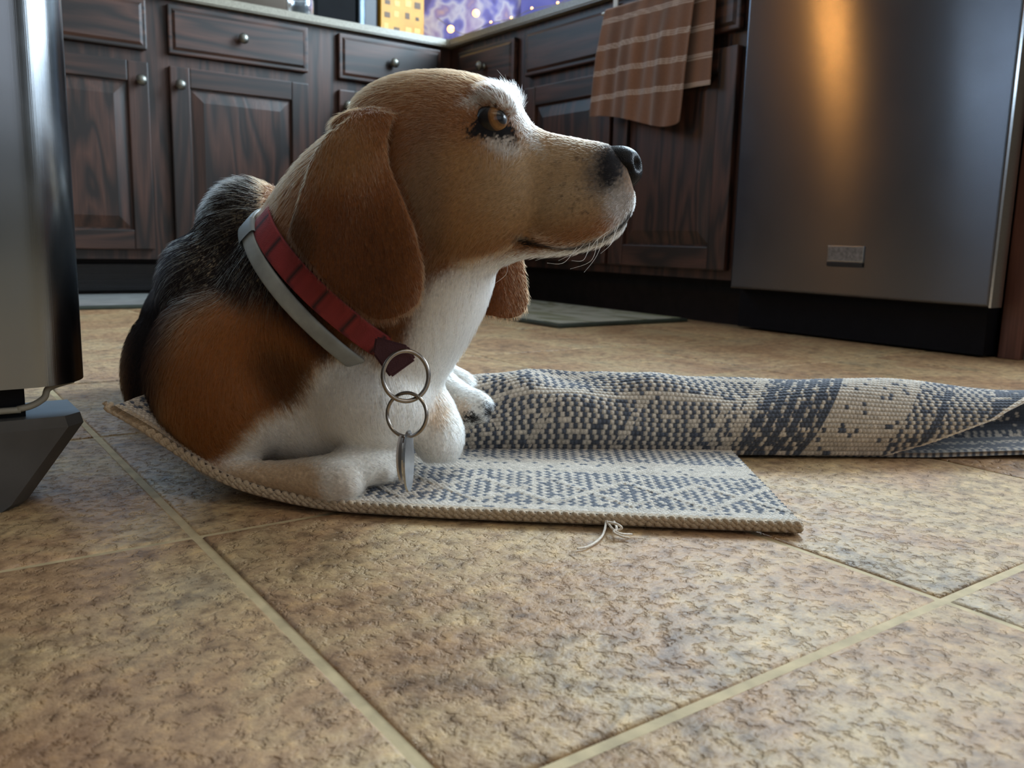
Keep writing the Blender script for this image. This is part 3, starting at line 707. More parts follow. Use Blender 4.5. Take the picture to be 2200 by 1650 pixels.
# ---------------------------------------------------------------- beagle
RT = ROT.T
RIGHT_V, UP_V, BACK_V = ROT[:, 0], ROT[:, 1], -ROT[:, 2]        # viewer's right, up and away, in room axes
parts_v, parts_f, off_ = [], [], 0
def add_part(V, Fs):
    global off_
    parts_v.append(np.asarray(V, float)); parts_f.extend([[i + off_ for i in f] for f in Fs]); off_ += len(V)
def loft(stations, n=40, ns=40, ex=2.0):
    """stations: (px, py, depth, half size across in px, half size in depth in m); closed tapered body through them"""
    S = catmull(stations, n); C3 = np.array([P(a, b, d) for a, b, d, *_ in S])
    tg = np.gradient(S[:, :2], axis=0); tg /= np.linalg.norm(tg, axis=1)[:, None] + 1e-9
    perp = np.stack([-tg[:, 1], tg[:, 0]], 1)
    an = np.linspace(0, 2 * np.pi, ns, endpoint=False); c, s = np.cos(an), np.sin(an)
    c = np.sign(c) * np.abs(c) ** (2 / ex); s = np.sign(s) * np.abs(s) ** (2 / ex)
    V = []
    for i in range(n):
        r1 = max(S[i, 3], 1) * S[i, 2] / F_PX; r2 = max(S[i, 4], .001)
        w = perp[i, 0] * RIGHT_V - perp[i, 1] * UP_V
        V.append(C3[i] + r1 * c[:, None] * w + r2 * s[:, None] * BACK_V)
    V = np.concatenate(V + [C3[:1], C3[-1:]]); Fs = grid_faces(n, ns, False, True).tolist()
    for k in range(ns):
        Fs.append([n * ns, (k + 1) % ns, k]); Fs.append([n * ns + 1, (n - 1) * ns + k, (n - 1) * ns + (k + 1) % ns])
    add_part(V, Fs)
def vloft(stations, n=60, ns=44, ex=2.2):
    """stations: (px, top py, bottom py, depth, half width m): upright slices of the head"""
    S = catmull(stations, n); an = np.linspace(0, 2 * np.pi, ns, endpoint=False); c, s = np.cos(an), np.sin(an)
    c = np.sign(c) * np.abs(c) ** (2 / ex); s = np.sign(s) * np.abs(s) ** (2 / ex); V = []; cs = []
    for px, t, b, d, w in S:
        ctr = P(px, (t + b) / 2, d); r = abs(b - t) / 2 * d / F_PX; cs.append(ctr)
        V.append(ctr + r * c[:, None] * UP_V + w * s[:, None] * BACK_V)
    V = np.concatenate(V + [[cs[0]], [cs[-1]]]); Fs = grid_faces(n, ns, False, True).tolist()
    for k in range(ns):
        Fs.append([n * ns, k, (k + 1) % ns]); Fs.append([n * ns + 1, (n - 1) * ns + (k + 1) % ns, (n - 1) * ns + k])
    add_part(V, Fs)
def ellipsoid(px, py, d, rx, ry, rd, rot=0.0, ns=36, nr=24):
    """radii rx, ry in px across/along the picture, rd in m"""
    th = np.linspace(0.001, np.pi - .001, nr)[:, None]; ph = np.linspace(0, 2 * np.pi, ns, endpoint=False)[None]
    a = np.sin(th) * np.cos(ph); b = np.cos(th) + 0 * ph; e = np.sin(th) * np.sin(ph)
    cr, sr = math.cos(rot), math.sin(rot); k = d / F_PX
    X, Y = a * rx * k, b * ry * k
    V = P(px, py, d) + (cr * X - sr * Y)[..., None] * RIGHT_V + (sr * X + cr * Y)[..., None] * UP_V + (e * rd)[..., None] * BACK_V
    add_part(V.reshape(-1, 3), grid_faces(nr, ns, False, True).tolist() + [list(range(ns)), list(range((nr - 1) * ns, nr * ns))[::-1]])
def flap(outline, dfun, thick, n=110, rings=14, center=None):
    """ear leaf: outline in px, dfun(px,py) depth of its middle surface; rounded rim"""
    O = np.asarray(outline, float); O = np.concatenate([O, O[:1]]); seg = np.r_[0, np.cumsum(np.linalg.norm(np.diff(O, axis=0), axis=1))]
    m = len(outline); Oc = catmull(np.concatenate([O[-3:-1], O, O[1:3]]), 900)
    lo, hi = int(900 * 2 / (m + 4)), int(900 * (m + 2) / (m + 4)); Oc = Oc[lo:hi]; Oc = Oc[np.linspace(0, len(Oc) - 1, n, endpoint=False).astype(int)]
    ctr = Oc.mean(0) if center is None else np.array(center, float)
    fr = np.sin(np.linspace(0.06, np.pi / 2, rings)); half = thick / 2 * np.cos(np.linspace(0.06, np.pi / 2, rings)) ** 0.55
    V = []; Fs = []
    for sgn in (-1, 1):
        for f, h in zip(fr, half):
            q = ctr + (Oc - ctr) * f
            V += [P(x, y, dfun(x, y) + sgn * h) for x, y in q]
    base = rings * n
    for side, o in ((0, 0), (1, base)):
        for r in range(rings - 1):
            for k in range(n):
                f = [o + r * n + k, o + r * n + (k + 1) % n, o + (r + 1) * n + (k + 1) % n, o + (r + 1) * n + k]
                Fs.append(f if side else f[::-1])
        ci = [o + k for k in range(n)]; Fs.append(ci[::-1] if side else ci)
    r = rings - 1
    for k in range(n): Fs.append([r * n + k, r * n + (k + 1) % n, base + r * n + (k + 1) % n, base + r * n + k])
    add_part(np.array(V), Fs)
def hd(px): return 0.655 - (px - 900) / 478 * 0.030          # middle plane of the head, nose turned a little to the viewer
# head
vloft([(735, 330, 560, hd(735), .040), (770, 225, 640, hd(770), .056), (820, 184, 680, hd(820), .061), (880, 166, 668, hd(880), .063), (950, 161, 640, hd(950), .062), (1000, 166, 618, hd(1000), .059), (1040, 178, 592, hd(1040), .055),
       (1080, 197, 570, hd(1080), .049), (1112, 226, 558, hd(1112), .043), (1140, 268, 552, hd(1140), .038), (1175, 288, 550, hd(1175), .035), (1230, 299, 545, hd(1230), .033), (1280, 308, 532, hd(1280), .0305), (1310, 315, 516, hd(1310), .0265), (1338, 342, 494, hd(1338), .0205), (1356, 400, 462, hd(1356), .014), (1364, 418, 442, hd(1364), .006)], n=90)
ellipsoid(1000, 400, 0.608, 150, 165, .018, 0.3)               # cheek
ellipsoid(1235, 455, 0.612, 105, 75, .016, 0.25)               # flews
ellipsoid(1062, 222, 0.606, 52, 36, .014, -0.5)                # near brow
ellipsoid(1084, 220, 0.668, 40, 32, .013, -0.5)                # far brow
ellipsoid(1262, 500, 0.632, 85, 36, .024, 0.28)                # lower jaw
# neck and throat
loft([(900, 380, .655, 190, .055), (820, 480, .660, 215, .064), (750, 590, .672, 222, .070), (690, 690, .69, 225, .075), (630, 790, .715, 235, .085)], n=40, ns=48)
loft([(1010, 520, .655, 70, .040), (975, 590, .658, 88, .046), (935, 655, .664, 96, .050), (890, 720, .675, 100, .055), (850, 800, .69, 100, .060)], n=40)
# trunk: chest, ribs, rump (mostly along the depth)
def trunk(stations, n=46, ns=48):
    """stations: (px, py, depth, half width px, half height px) rings facing the viewer"""
    S = catmull(stations, n); an = np.linspace(0, 2 * np.pi, ns, endpoint=False); V = []; cs = []
    for px, py, d, a, b in S:
        c = P(px, py, d); k = d / F_PX; cs.append(c); V.append(c + (a * k * np.cos(an))[:, None] * RIGHT_V + (b * k * np.sin(an))[:, None] * UP_V)
    V = np.concatenate(V + [[cs[0]], [cs[-1]]]); Fs = grid_faces(n, ns, False, True).tolist()
    for k in range(ns):
        Fs.append([n * ns, k, (k + 1) % ns]); Fs.append([n * ns + 1, (n - 1) * ns + (k + 1) % ns, (n - 1) * ns + k])
    add_part(V, Fs)
trunk([(735, 800, .635, 60, 80), (705, 790, .655, 175, 190), (660, 760, .70, 235, 255), (600, 700, .77, 235, 270), (535, 700, .86, 205, 222), (490, 720, .97, 186, 185), (465, 730, 1.06, 170, 165), (455, 710, 1.12, 120, 130), (452, 715, 1.14, 40, 45)])
ellipsoid(566, 562, .745, 122, 176, .075, 0.25)                # withers
ellipsoid(484, 662, .74, 118, 168, .082, 0.3)                  # side of the ribs behind the shoulder
ellipsoid(490, 810, .672, 168, 195, .062, 0.25)                # near shoulder and upper arm
ellipsoid(800, 850, .672, 135, 130, .055)                      # fore-chest
ellipsoid(415, 800, .98, 130, 170, .10)                        # hip
# near fore leg: upper arm to elbow, forearm along the rug, wrist, folded paw
loft([(432, 880, .675, 88, .040), (446, 930, .668, 62, .032), (462, 980, .660, 38, .024), (520, 1012, .650, 30, .019), (590, 1024, .642, 33, .017), (660, 1030, .636, 46, .018), (718, 1031, .632, 55, .021), (752, 1026, .632, 48, .020), (776, 1020, .634, 30, .014)], n=60)
loft([(716, 1020, .640, 44, .018), (766, 1000, .645, 50, .020), (812, 990, .655, 50, .021), (842, 984, .662, 40, .018), (858, 982, .668, 18, .010)], n=40)
# far fore leg, bent, wrist towards the viewer
loft([(868, 770, .700, 70, .045), (895, 830, .695, 56, .030), (922, 885, .690, 55, .026), (938, 930, .684, 58, .026), (944, 965, .682, 50, .024), (945, 992, .682, 32, .015)], n=50)
# hind paws reaching past the chest
loft([(890, 790, .770, 60, .03), (945, 822, .762, 34, .018), (985, 852, .752, 30, .016), (1012, 868, .746, 34, .017), (1038, 872, .742, 27, .014), (1050, 874, .740, 12, .008)], n=50)
ellipsoid(838, 978, .660, 24, 26, .014); ellipsoid(830, 1012, .652, 26, 26, .014)
ellipsoid(1002, 885, .738, 32, 32, .014); ellipsoid(1030, 890, .742, 22, 20, .012); ellipsoid(1042, 872, .748, 18, 20, .012)
loft([(900, 780, .81, 40, .02), (960, 806, .805, 27, .014), (1000, 822, .80, 20, .012), (1015, 828, .80, 10, .007)], n=36)
# ears
ear = [(850, 243), (834, 292), (838, 350), (862, 412), (890, 482), (910, 560), (916, 620), (906, 662), (872, 694), (822, 708), (782, 698), (740, 662), (690, 622), (640, 562), (607, 512), (612, 472), (640, 400), (672, 330), (700, 285), (755, 248), (812, 236)]
def ear_d(x, y):
    u = (x - 745) / 160; w = (y - 240) / 470
    return 0.586 - 0.016 * np.clip(w, 0, 1) ** .6 + (0.010 if u < 0 else 0.001) * u * u + 0.003 * math.sin(x / 38.0 + y / 90.0) + 0.007 * max(0, (300 - y) / 60.0)
flap(ear, ear_d, .0062, n=120, rings=16, center=(765, 490))
ellipsoid(785, 268, .606, 80, 34, .016, 0.12)                  # root of the ear
far = [(1060, 470), (1118, 520), (1132, 575), (1140, 640), (1132, 672), (1104, 688), (1062, 686), (1028, 676), (1002, 630), (992, 560), (1010, 490)]
flap(far, lambda x, y: 0.712 - 0.0002 * (y - 560) + 0.00012 * abs(x - 1080), .0065, n=80, rings=12, center=(1066, 590))
# eye lids
lid = [(1010, 284), (1022, 262), (1040, 242), (1062, 236), (1080, 250), (1092, 272), (1106, 292), (1085, 291), (1062, 293), (1036, 291)]
EYE = P(1053, 264, .6042)
lp = catmull(np.concatenate([lid, lid[:1]]), 60)[:-1]
LIDP = np.array([P(x, y, .5945 + 0.00022 * abs(x - 1050) + .00012 * abs(y - 264)) for x, y in lp])
V, Fs = tube(LIDP, .0027, 8, closed=True); add_part(V, Fs)

raw = bpy.data.meshes.new('raw_dog'); raw.from_pydata([tuple(v) for v in np.concatenate(parts_v)], [], parts_f); raw.update()
tmp = bpy.data.objects.new('raw_dog', raw); COL.objects.link(tmp)
rm = tmp.modifiers.new('voxel', 'REMESH'); rm.mode = 'VOXEL'; rm.voxel_size = 0.0017; rm.adaptivity = 0
dg = bpy.context.evaluated_depsgraph_get()
body_me = bpy.data.meshes.new_from_object(tmp.evaluated_get(dg)); body_me.name = 'beagle'
bpy.data.objects.remove(tmp); bpy.data.meshes.remove(raw)
nV = len(body_me.vertices); co = np.empty(nV * 3, np.float32); body_me.vertices.foreach_get('co', co); co = co.reshape(-1, 3).astype(float)
ed = np.empty(len(body_me.edges) * 2, np.int32); body_me.edges.foreach_get('vertices', ed); ed = ed.reshape(-1, 2)
deg = np.bincount(ed.ravel(), minlength=nV).astype(float)[:, None]
def lap(x):
    s = np.stack([np.bincount(ed[:, 0], x[ed[:, 1], k], nV) + np.bincount(ed[:, 1], x[ed[:, 0], k], nV) for k in range(x.shape[1])], 1)
    return s / np.maximum(deg, 1)
def pix(c):
    q = (c - CAM) @ ROT; return CX + F_PX * q[:, 0] / -q[:, 2], CY - F_PX * q[:, 1] / -q[:, 2], -q[:, 2]
px, py, dd = pix(co)
def sstep(x, a, b): t = np.clip((x - a) / (b - a), 0, 1); return t * t * (3 - 2 * t)
def poly_w(poly, soft, X=None, Y=None):
    """1 inside the outline, fading over soft px"""
    X = px if X is None else X; Y = py if Y is None else Y
    p = np.asarray(poly, float); q = np.roll(p, -1, 0); ins = np.zeros(len(X), bool); dist = np.full(len(X), 1e9)
    for (x0, y0), (x1, y1) in zip(p, q):
        ins ^= ((y0 > Y) != (y1 > Y)) & (X < (x1 - x0) * (Y - y0) / (y1 - y0 + 1e-9) + x0)
        t = np.clip(((X - x0) * (x1 - x0) + (Y - y0) * (y1 - y0)) / ((x1 - x0) ** 2 + (y1 - y0) ** 2 + 1e-9), 0, 1)
        dist = np.minimum(dist, np.hypot(X - x0 - t * (x1 - x0), Y - y0 - t * (y1 - y0)))
    return sstep(np.where(ins, dist, -dist), -soft, soft)
nearear = poly_w(ear, 4) * (dd < .603)
detail = np.maximum(nearear, poly_w([(995, 225), (1120, 225), (1120, 310), (995, 310)], 10) * (dd < .62))[:, None]
trunkw = (sstep(px, 260, 300) * (1 - poly_w([(395, 1200), (395, 985), (470, 960), (560, 940), (700, 900), (860, 820), (900, 780), (900, 640), (560, 330), (760, 100), (1500, 100), (1500, 1200)], 60)))[:, None]
for it in range(70):
    co = co + .9 * trunkw * (lap(co) - co)
for it in range(26):
    l = lap(co); k = 0.55 * (1 - 0.88 * detail); co = co + k * (l - co)
    if it % 2: l = lap(co); co = co - 0.30 * (1 - 0.88 * detail) * (l - co)
MOUTH = catmull([(1356, 458), (1334, 486), (1292, 514), (1232, 534), (1168, 529), (1112, 513)], 60)
def mouth_dist(X, Y): return np.sqrt(((X[:, None] - MOUTH[None, :, 0]) ** 2 + (Y[:, None] - MOUTH[None, :, 1]) ** 2).min(1))
px, py, dd = pix(co)
hm = np.where((px > 1080) & (py > 420) & (py < 600) & (dd < .640))[0]
co[hm] += (BACK_V * .0038)[None] * np.exp(-(mouth_dist(px[hm], py[hm]) / 6.0) ** 2)[:, None]
co[:, 2] = np.maximum(co[:, 2], 0.0075)
body_me.vertices.foreach_set('co', co.astype(np.float32).ravel()); body_me.update()
body_me.polygons.foreach_set('use_smooth', np.ones(len(body_me.polygons), bool))
px, py, dd = pix(co)

# coat colours and some sheen and shade, painted region by region on the skin
def coat(X, Y, D, seed=0):
    r = np.random.default_rng(seed); n = len(X); jit = r.normal(0, 1, n)
    Xj, Yj = X + r.normal(0, 5, n), Y + r.normal(0, 5, n)
    W = lambda poly, soft: poly_w(poly, soft, Xj, Yj)[:, None]
    B = lambda cx, cy, rx, ry, a=0.0, s=.35: (1 - sstep(np.hypot(((Xj - cx) * math.cos(a) + (Yj - cy) * math.sin(a)) / rx, (-(Xj - cx) * math.sin(a) + (Yj - cy) * math.cos(a)) / ry), 1 - s, 1 + s))[:, None]
    c3 = lambda *v: np.array(v)[None]
    RUST, TANC, SAND, WHITE, BLACK = c3(.205, .088, .036), c3(.30, .16, .068), c3(.45, .29, .155), c3(.80, .77, .71), c3(.010, .009, .010)
    head = (np.where(Y < 472, sstep(X, 556, 574), sstep(X - .875 * (Y - 472), 524, 566)) * (Y < 780))[:, None]
    C = np.repeat(c3(.23, .088, .027), n, 0)
    mix = lambda C, c, w: C * (1 - w) + c * w
    # trunk
    blk = W([(600, 330), (430, 400), (330, 540), (255, 660), (255, 900), (322, 905), (340, 770), (378, 680), (450, 640), (550, 640), (630, 690), (710, 780), (700, 700), (640, 560), (590, 450)], 42)
    C = mix(C, BLACK, blk * .96)
    griz = (r.random(n) < .25)[:, None] * B(500, 510, 150, 170) * blk
    C = mix(C, c3(.34, .27, .18), griz)
    C = mix(C, c3(.50, .47, .40), W([(556, 340), (520, 350), (470, 375), (415, 430), (430, 450), (500, 398), (556, 388)], 10) * .3)
    C = mix(C, c3(.06, .065, .08), W([(430, 470), (330, 560), (285, 650), (330, 650), (400, 560)], 22) * .4)  # blue-grey sheen of the back painted into the black
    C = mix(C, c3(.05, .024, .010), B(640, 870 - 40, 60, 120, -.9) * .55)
    # head
    C = mix(C, RUST * 1.05, head)
    C = mix(C, TANC, head * B(1010, 420, 150, 120))
    C = mix(C, SAND * .76, head * B(1150, 400, 130, 90, .1, .6))
    C = mix(C, c3(.34, .225, .125), head * B(1230, 380, 120, 80, .1, .5))
    C = mix(C, c3(.13, .095, .07), head * B(900, 470, 55, 190, .1, .6) * .55)  # shade beside the ear put into the coat colour
    C = mix(C, c3(.20, .075, .022), head * B(780, 215, 170, 55, -.2, .6) * .5)
    # white of throat, chest and legs
    wh = W([(470, 1000), (560, 900), (640, 860), (668, 800), (690, 775), (760, 750), (850, 790), (885, 700), (905, 640), (930, 600), (1000, 566), (1060, 556), (1130, 552), (1190, 640), (1110, 760), (1100, 1120), (760, 1120), (430, 1060), (415, 1000)], 22)
    wh = np.where(((D < .603) & (Y < 720) | (D > .68) & (Y < 720) & (X > 985))[:, None], 0, wh)
    C = mix(C, WHITE, wh)
    C = mix(C, SAND * 1.12, W([(440, 1010), (560, 990), (660, 985), (690, 1010), (690, 1100), (560, 1080), (450, 1050)], 22) * .85)
    C = mix(C, c3(.40, .29, .19), B(745, 1035, 40, 36) * .5)
    C = mix(C, c3(.55, .32, .14), B(945, 885, 26, 40, .3, .6) * .6); C = mix(C, c3(.50, .30, .15), B(990, 880, 22, 24) * .6 * (D > .7)[:, None])
    C = mix(C, c3(.015, .013, .013), B(1012, 898, 20, 13, .2) * (D > .7)[:, None]); C = mix(C, c3(.02, .018, .02), B(1048, 880, 12, 18) * (D > .7)[:, None])
    C = mix(C, c3(.45, .36, .26), B(700, 960, 40, 26) * .35)
    # muzzle
    C = mix(C, WHITE * .9, head * W([(1090, 552), (1180, 541), (1250, 530), (1310, 502), (1345, 462), (1366, 420), (1400, 450), (1360, 560), (1200, 600), (1080, 600)], 9))
    C = mix(C, c3(.085, .075, .07), head * B(1305, 365, 46, 62, .3, .6) * .9); C = mix(C, BLACK * 1.5, head * B(1312, 358, 24, 48, .1, .5))
    C = mix(C, c3(.30, .28, .26), head * B(1335, 440, 34, 42, .3, .6) * .8)
    C = mix(C, BLACK, head * W([(1106, 510), (1130, 514), (1168, 524), (1150, 532), (1118, 524)], 5))
    mw = np.zeros(n); sel = (X > 1080) & (Y > 420) & (Y < 600) & (D < .645); mw[sel] = np.exp(-(mouth_dist(X[sel], Y[sel]) / 4.5) ** 2); C = mix(C, BLACK, mw[:, None])
    C = mix(C, c3(.03, .025, .025), head * W([(1352, 462), (1318, 496), (1285, 516), (1230, 534), (1230, 538), (1290, 522), (1324, 502), (1356, 468)], 3) * .85)
    for (sx, sy) in ((1185, 400), (1215, 392), (1238, 405), (1262, 396), (1205, 425), (1240, 430), (1270, 424), (1225, 452), (1258, 455), (1290, 448), (1195, 350), (1238, 338), (1255, 345)):
        C = mix(C, c3(.06, .035, .02), head * B(sx, sy, 6, 4, .3) * .7)
    # eye: pale brow, dark rim, pale tuft below
    C = mix(C, WHITE * .62, head * W([(985, 222), (1020, 200), (1075, 180), (1130, 205), (1152, 285), (1170, 330), (1140, 315), (1110, 270), (1080, 232), (1045, 222), (1015, 236)], 9) * (0.30 + .5 * (r.random(n) < .6))[:, None])
    C = mix(C, WHITE * .6, head * B(1082, 312, 40, 20, .3, .6) * .65)
    C = mix(C, BLACK, head * W([(1000, 289), (1014, 266), (1038, 236), (1066, 232), (1086, 252), (1104, 280), (1122, 308), (1092, 298), (1060, 297), (1020, 294)], 5) * (D < .63)[:, None])
    # ears
    en = ((poly_w(ear, 14, X, Y) > .04) * (D < .606))[:, None] * 1.0
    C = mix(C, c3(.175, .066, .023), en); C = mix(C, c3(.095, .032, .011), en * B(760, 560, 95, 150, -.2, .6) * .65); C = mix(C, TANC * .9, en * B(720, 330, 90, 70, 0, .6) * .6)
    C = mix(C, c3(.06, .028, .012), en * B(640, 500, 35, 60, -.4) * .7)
    ef = (poly_w([(1030, 556), (1090, 540), (1150, 540), (1160, 700), (1010, 700), (1000, 660)], 4, X, Y) * (D > .678) * (Y > 540))[:, None]
    C = mix(C, c3(.19, .07, .026), ef)
    return np.clip(C * (1 + .10 * jit[:, None]), .003, .95)
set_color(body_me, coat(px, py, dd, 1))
def skin_material():
    m, nt, b = mat('short_coat'); at = nt.nodes.new('ShaderNodeAttribute'); at.attribute_name = 'col'
    mx = nt.nodes.new('ShaderNodeMix'); mx.data_type = 'RGBA'; mx.blend_type = 'MULTIPLY'; mx.inputs[0].default_value = 1.0
    nt.links.new(at.outputs[0], mx.inputs[6])
    tc = nt.nodes.new('ShaderNodeTexCoord'); n = nt.nodes.new('ShaderNodeTexNoise'); inp(n, Scale=420.0, Detail=3.0); nt.links.new(tc.outputs['Object'], n.inputs['Vector'])
    nt.links.new(ramp(nt, n.outputs[0], [(0.3, (.72, .72, .72)), (.7, (1, 1, 1))]), mx.inputs[7]); nt.links.new(mx.outputs[2], b.inputs['Base Color'])
    inp(b, Roughness=0.8, Specular_IOR_Level=.1); return m
dog = link('beagle', body_me, skin_material(), label='tan, black and white beagle lying on the folded rug looking right', cat='dog')

# short fur
def fur():
    body_me.calc_loop_triangles(); nt_ = len(body_me.loop_triangles)
    tri = np.empty(nt_ * 3, np.int32); body_me.loop_triangles.foreach_get('vertices', tri); tri = tri.reshape(-1, 3)
    A, Bv, Cv = co[tri[:, 0]], co[tri[:, 1]], co[tri[:, 2]]; nn = np.cross(Bv - A, Cv - A); ar = np.linalg.norm(nn, axis=1) / 2
    fn = nn / (2 * ar[:, None] + 1e-12); tx, ty, td = pix((A + Bv + Cv) / 3)
    r = np.random.default_rng(11)
    # fewer hairs on the side turned to the floor and far behind
    wgt = ar * np.where(fn[:, 2] < -.8, .25, 1.0) * np.where(td > .85, .5, 1.0) * np.where((tx > 850) & (ty < 640) | (td < .61), 1.35, 1.0)
    NH = N_HAIR
    idx = r.choice(nt_, NH, p=wgt / wgt.sum()); u = r.random((NH, 2)); f = u.sum(1) > 1; u[f] = 1 - u[f]
    root = A[idx] + u[:, :1] * (Bv - A)[idx] + u[:, 1:] * (Cv - A)[idx]; N = fn[idx]
    X, Y, D = pix(root)
    # (px, py, flow right, flow down, length mm)
    FL = np.array([(1350, 400, -.9, .4, 3), (1300, 330, -1, -.05, 3), (1200, 300, -1, -.05, 4), (1250, 430, -1, .3, 4), (1150, 450, -1, .25, 6), (1050, 400, -.9, .35, 7), (960, 300, -1, .2, 7), (980, 190, -1, -.1, 7), (1100, 205, -.2, -1, 13), (1120, 240, -.1, -1, 11), (1060, 205, -.8, -.5, 10),
                   (880, 180, -1, .05, 8), (760, 200, -1, .5, 8), (650, 290, -.7, .8, 11), (590, 400, -.4, 1, 12), (900, 450, -.6, .8, 9), (930, 560, -.4, .9, 10), (1060, 330, .1, 1, 8), (1048, 222, -.6, -.8, 4), (1098, 268, -.1, 1, 3.5), (1050, 302, 0, 1, 4), (1000, 282, -.9, .2, 4), (1020, 250, -.8, -.4, 3), (1150, 340, -.8, .5, 5), (1150, 545, -1, .15, 7), (1280, 530, -.9, .4, 6),
                   (980, 600, -.1, 1, 14), (950, 690, .0, 1, 17), (1000, 700, .2, 1, 15), (760, 700, -.3, 1, 14), (540, 400, -.9, .1, 17), (470, 480, -.9, .4, 16), (380, 560, -.6, .8, 12), (310, 720, -.3, 1, 9), (520, 600, -.5, .8, 15), (600, 700, .1, 1, 15), (480, 760, -.2, 1, 13), (620, 840, .6, .9, 16),
                   (400, 900, -.1, 1, 10), (560, 920, .5, .7, 11), (700, 850, .3, 1, 15), (800, 870, .1, 1, 14), (880, 830, .1, 1, 11), (540, 1020, 1, .2, 7), (680, 1030, 1, .15, 6), (800, 990, .9, .2, 6), (930, 900, .2, 1, 6), (945, 970, .2, 1, 5), (1010, 860, 1, .4, 5), (990, 815, 1, .4, 9),
                   (770, 250, -.1, 1, 6), (720, 300, -.1, 1, 7), (780, 400, -.1, 1, 8), (800, 550, .1, 1, 7), (850, 650, .1, 1, 6), (680, 560, .2, 1, 7), (640, 480, -.3, 1, 8), (1090, 600, .2, 1, 6)])
    w = 1.0 / (((X[:, None] - FL[None, :, 0]) ** 2 + (Y[:, None] - FL[None, :, 1]) ** 2) + 300.0) ** 1.5
    w /= w.sum(1, keepdims=True); fl = w @ FL[:, 2:]
    isear = (D < .606) & (poly_w(ear, 14, X, Y) > .04)
    fl[isear] = np.stack([0.12 + .35 * np.clip((X[isear] - 760) / 150, -1, 1), np.ones(isear.sum()), np.full(isear.sum(), 6.5)], 1)
    isfar = (D > .678) & (X > 990) & (Y > 480) & (Y < 700); fl[isfar] = (0.1, 1, 6)
    d3 = fl[:, :1] * RIGHT_V - fl[:, 1:2] * UP_V + r.normal(0, .16, (NH, 3))
    d3 -= (d3 * N).sum(1, keepdims=True) * N; d3 /= np.linalg.norm(d3, axis=1, keepdims=True) + 1e-9
    ln = fl[:, 2] / 1000 * r.uniform(.65, 1.25, NH)
    # no hair on the eye rim, the nose and the black pads
    bare = ((D < .64) & (poly_w([(1004, 288), (1030, 240), (1064, 230), (1092, 256), (1110, 294), (1060, 300)], 2, X, Y) > .5)) | ((X > 1322) & (Y < 408) & (Y > 318))
    sel = (X > 1080) & (Y > 420) & (Y < 600) & (D < .645); bare[sel] |= mouth_dist(X[sel], Y[sel]) < 3.5
    lift = r.uniform(.16, .42, NH)
    keep = ~bare; root, N, d3, ln, lift, X, Y, D = (a[keep] for a in (root, N, d3, ln, lift, X, Y, D)); n = len(root)
    npt = 4; tt = np.array([0, .33, .67, 1.0]); pts = np.empty((n, npt, 3))
    sag = np.array([0, 0, -1.0])
    for k, t in enumerate(tt):
        up = lift * (t - .45 * t * t)
        pts[:, k] = root + N * (-.0006 * (1 - t)) + ln[:, None] * (t * d3 + up[:, None] * N + .06 * t * t * sag)
    pts[..., 2] = np.maximum(pts[..., 2], .0065)
    hc = bpy.data.hair_curves.new('fur'); hc.add_curves([npt] * n)
    hc.points.foreach_set('position', pts.astype(np.float32).ravel())
    rad = (np.array([1, .85, .6, .12])[None] * (0.00013 * r.uniform(.7, 1.3, n))[:, None]).astype(np.float32)
    hc.points.foreach_set('radius', rad.ravel())
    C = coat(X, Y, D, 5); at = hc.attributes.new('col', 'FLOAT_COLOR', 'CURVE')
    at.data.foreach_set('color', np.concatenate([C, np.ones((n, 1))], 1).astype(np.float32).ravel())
    m = bpy.data.materials.new('fur'); m.use_nodes = True; nt = m.node_tree; nt.nodes.clear()
    out = nt.nodes.new('ShaderNodeOutputMaterial'); h = nt.nodes.new('ShaderNodeBsdfHairPrincipled'); h.model = 'CHIANG'; h.parametrization = 'COLOR'
    a = nt.nodes.new('ShaderNodeAttribute'); a.attribute_name = 'col'; nt.links.new(a.outputs['Color'], h.inputs['Color'])
    h.inputs['IOR'].default_value = 1.28; h.inputs['Roughness'].default_value = .45; h.inputs['Radial Roughness'].default_value = .55
    # the black hairs are matt
    pb = nt.nodes.new('ShaderNodeBsdfPrincipled'); inp(pb, Roughness=.7, Specular_IOR_Level=.18); nt.links.new(a.outputs['Color'], pb.inputs['Base Color'])
    bw = nt.nodes.new('ShaderNodeRGBToBW'); nt.links.new(a.outputs['Color'], bw.inputs[0])
    mr = nt.nodes.new('ShaderNodeMapRange'); nt.links.new(bw.outputs[0], mr.inputs[0]); mr.inputs['From Min'].default_value = .02; mr.inputs['From Max'].default_value = .09
    ms = nt.nodes.new('ShaderNodeMixShader'); nt.links.new(mr.outputs[0], ms.inputs[0]); nt.links.new(pb.outputs[0], ms.inputs[1]); nt.links.new(h.outputs[0], ms.inputs[2])
    nt.links.new(ms.outputs[0], out.inputs['Surface']); hc.materials.append(m)
    o = bpy.data.objects.new('fur', hc); COL.objects.link(o); o.parent = dog; setp(o, kind='stuff')
N_HAIR = 230000
fur()

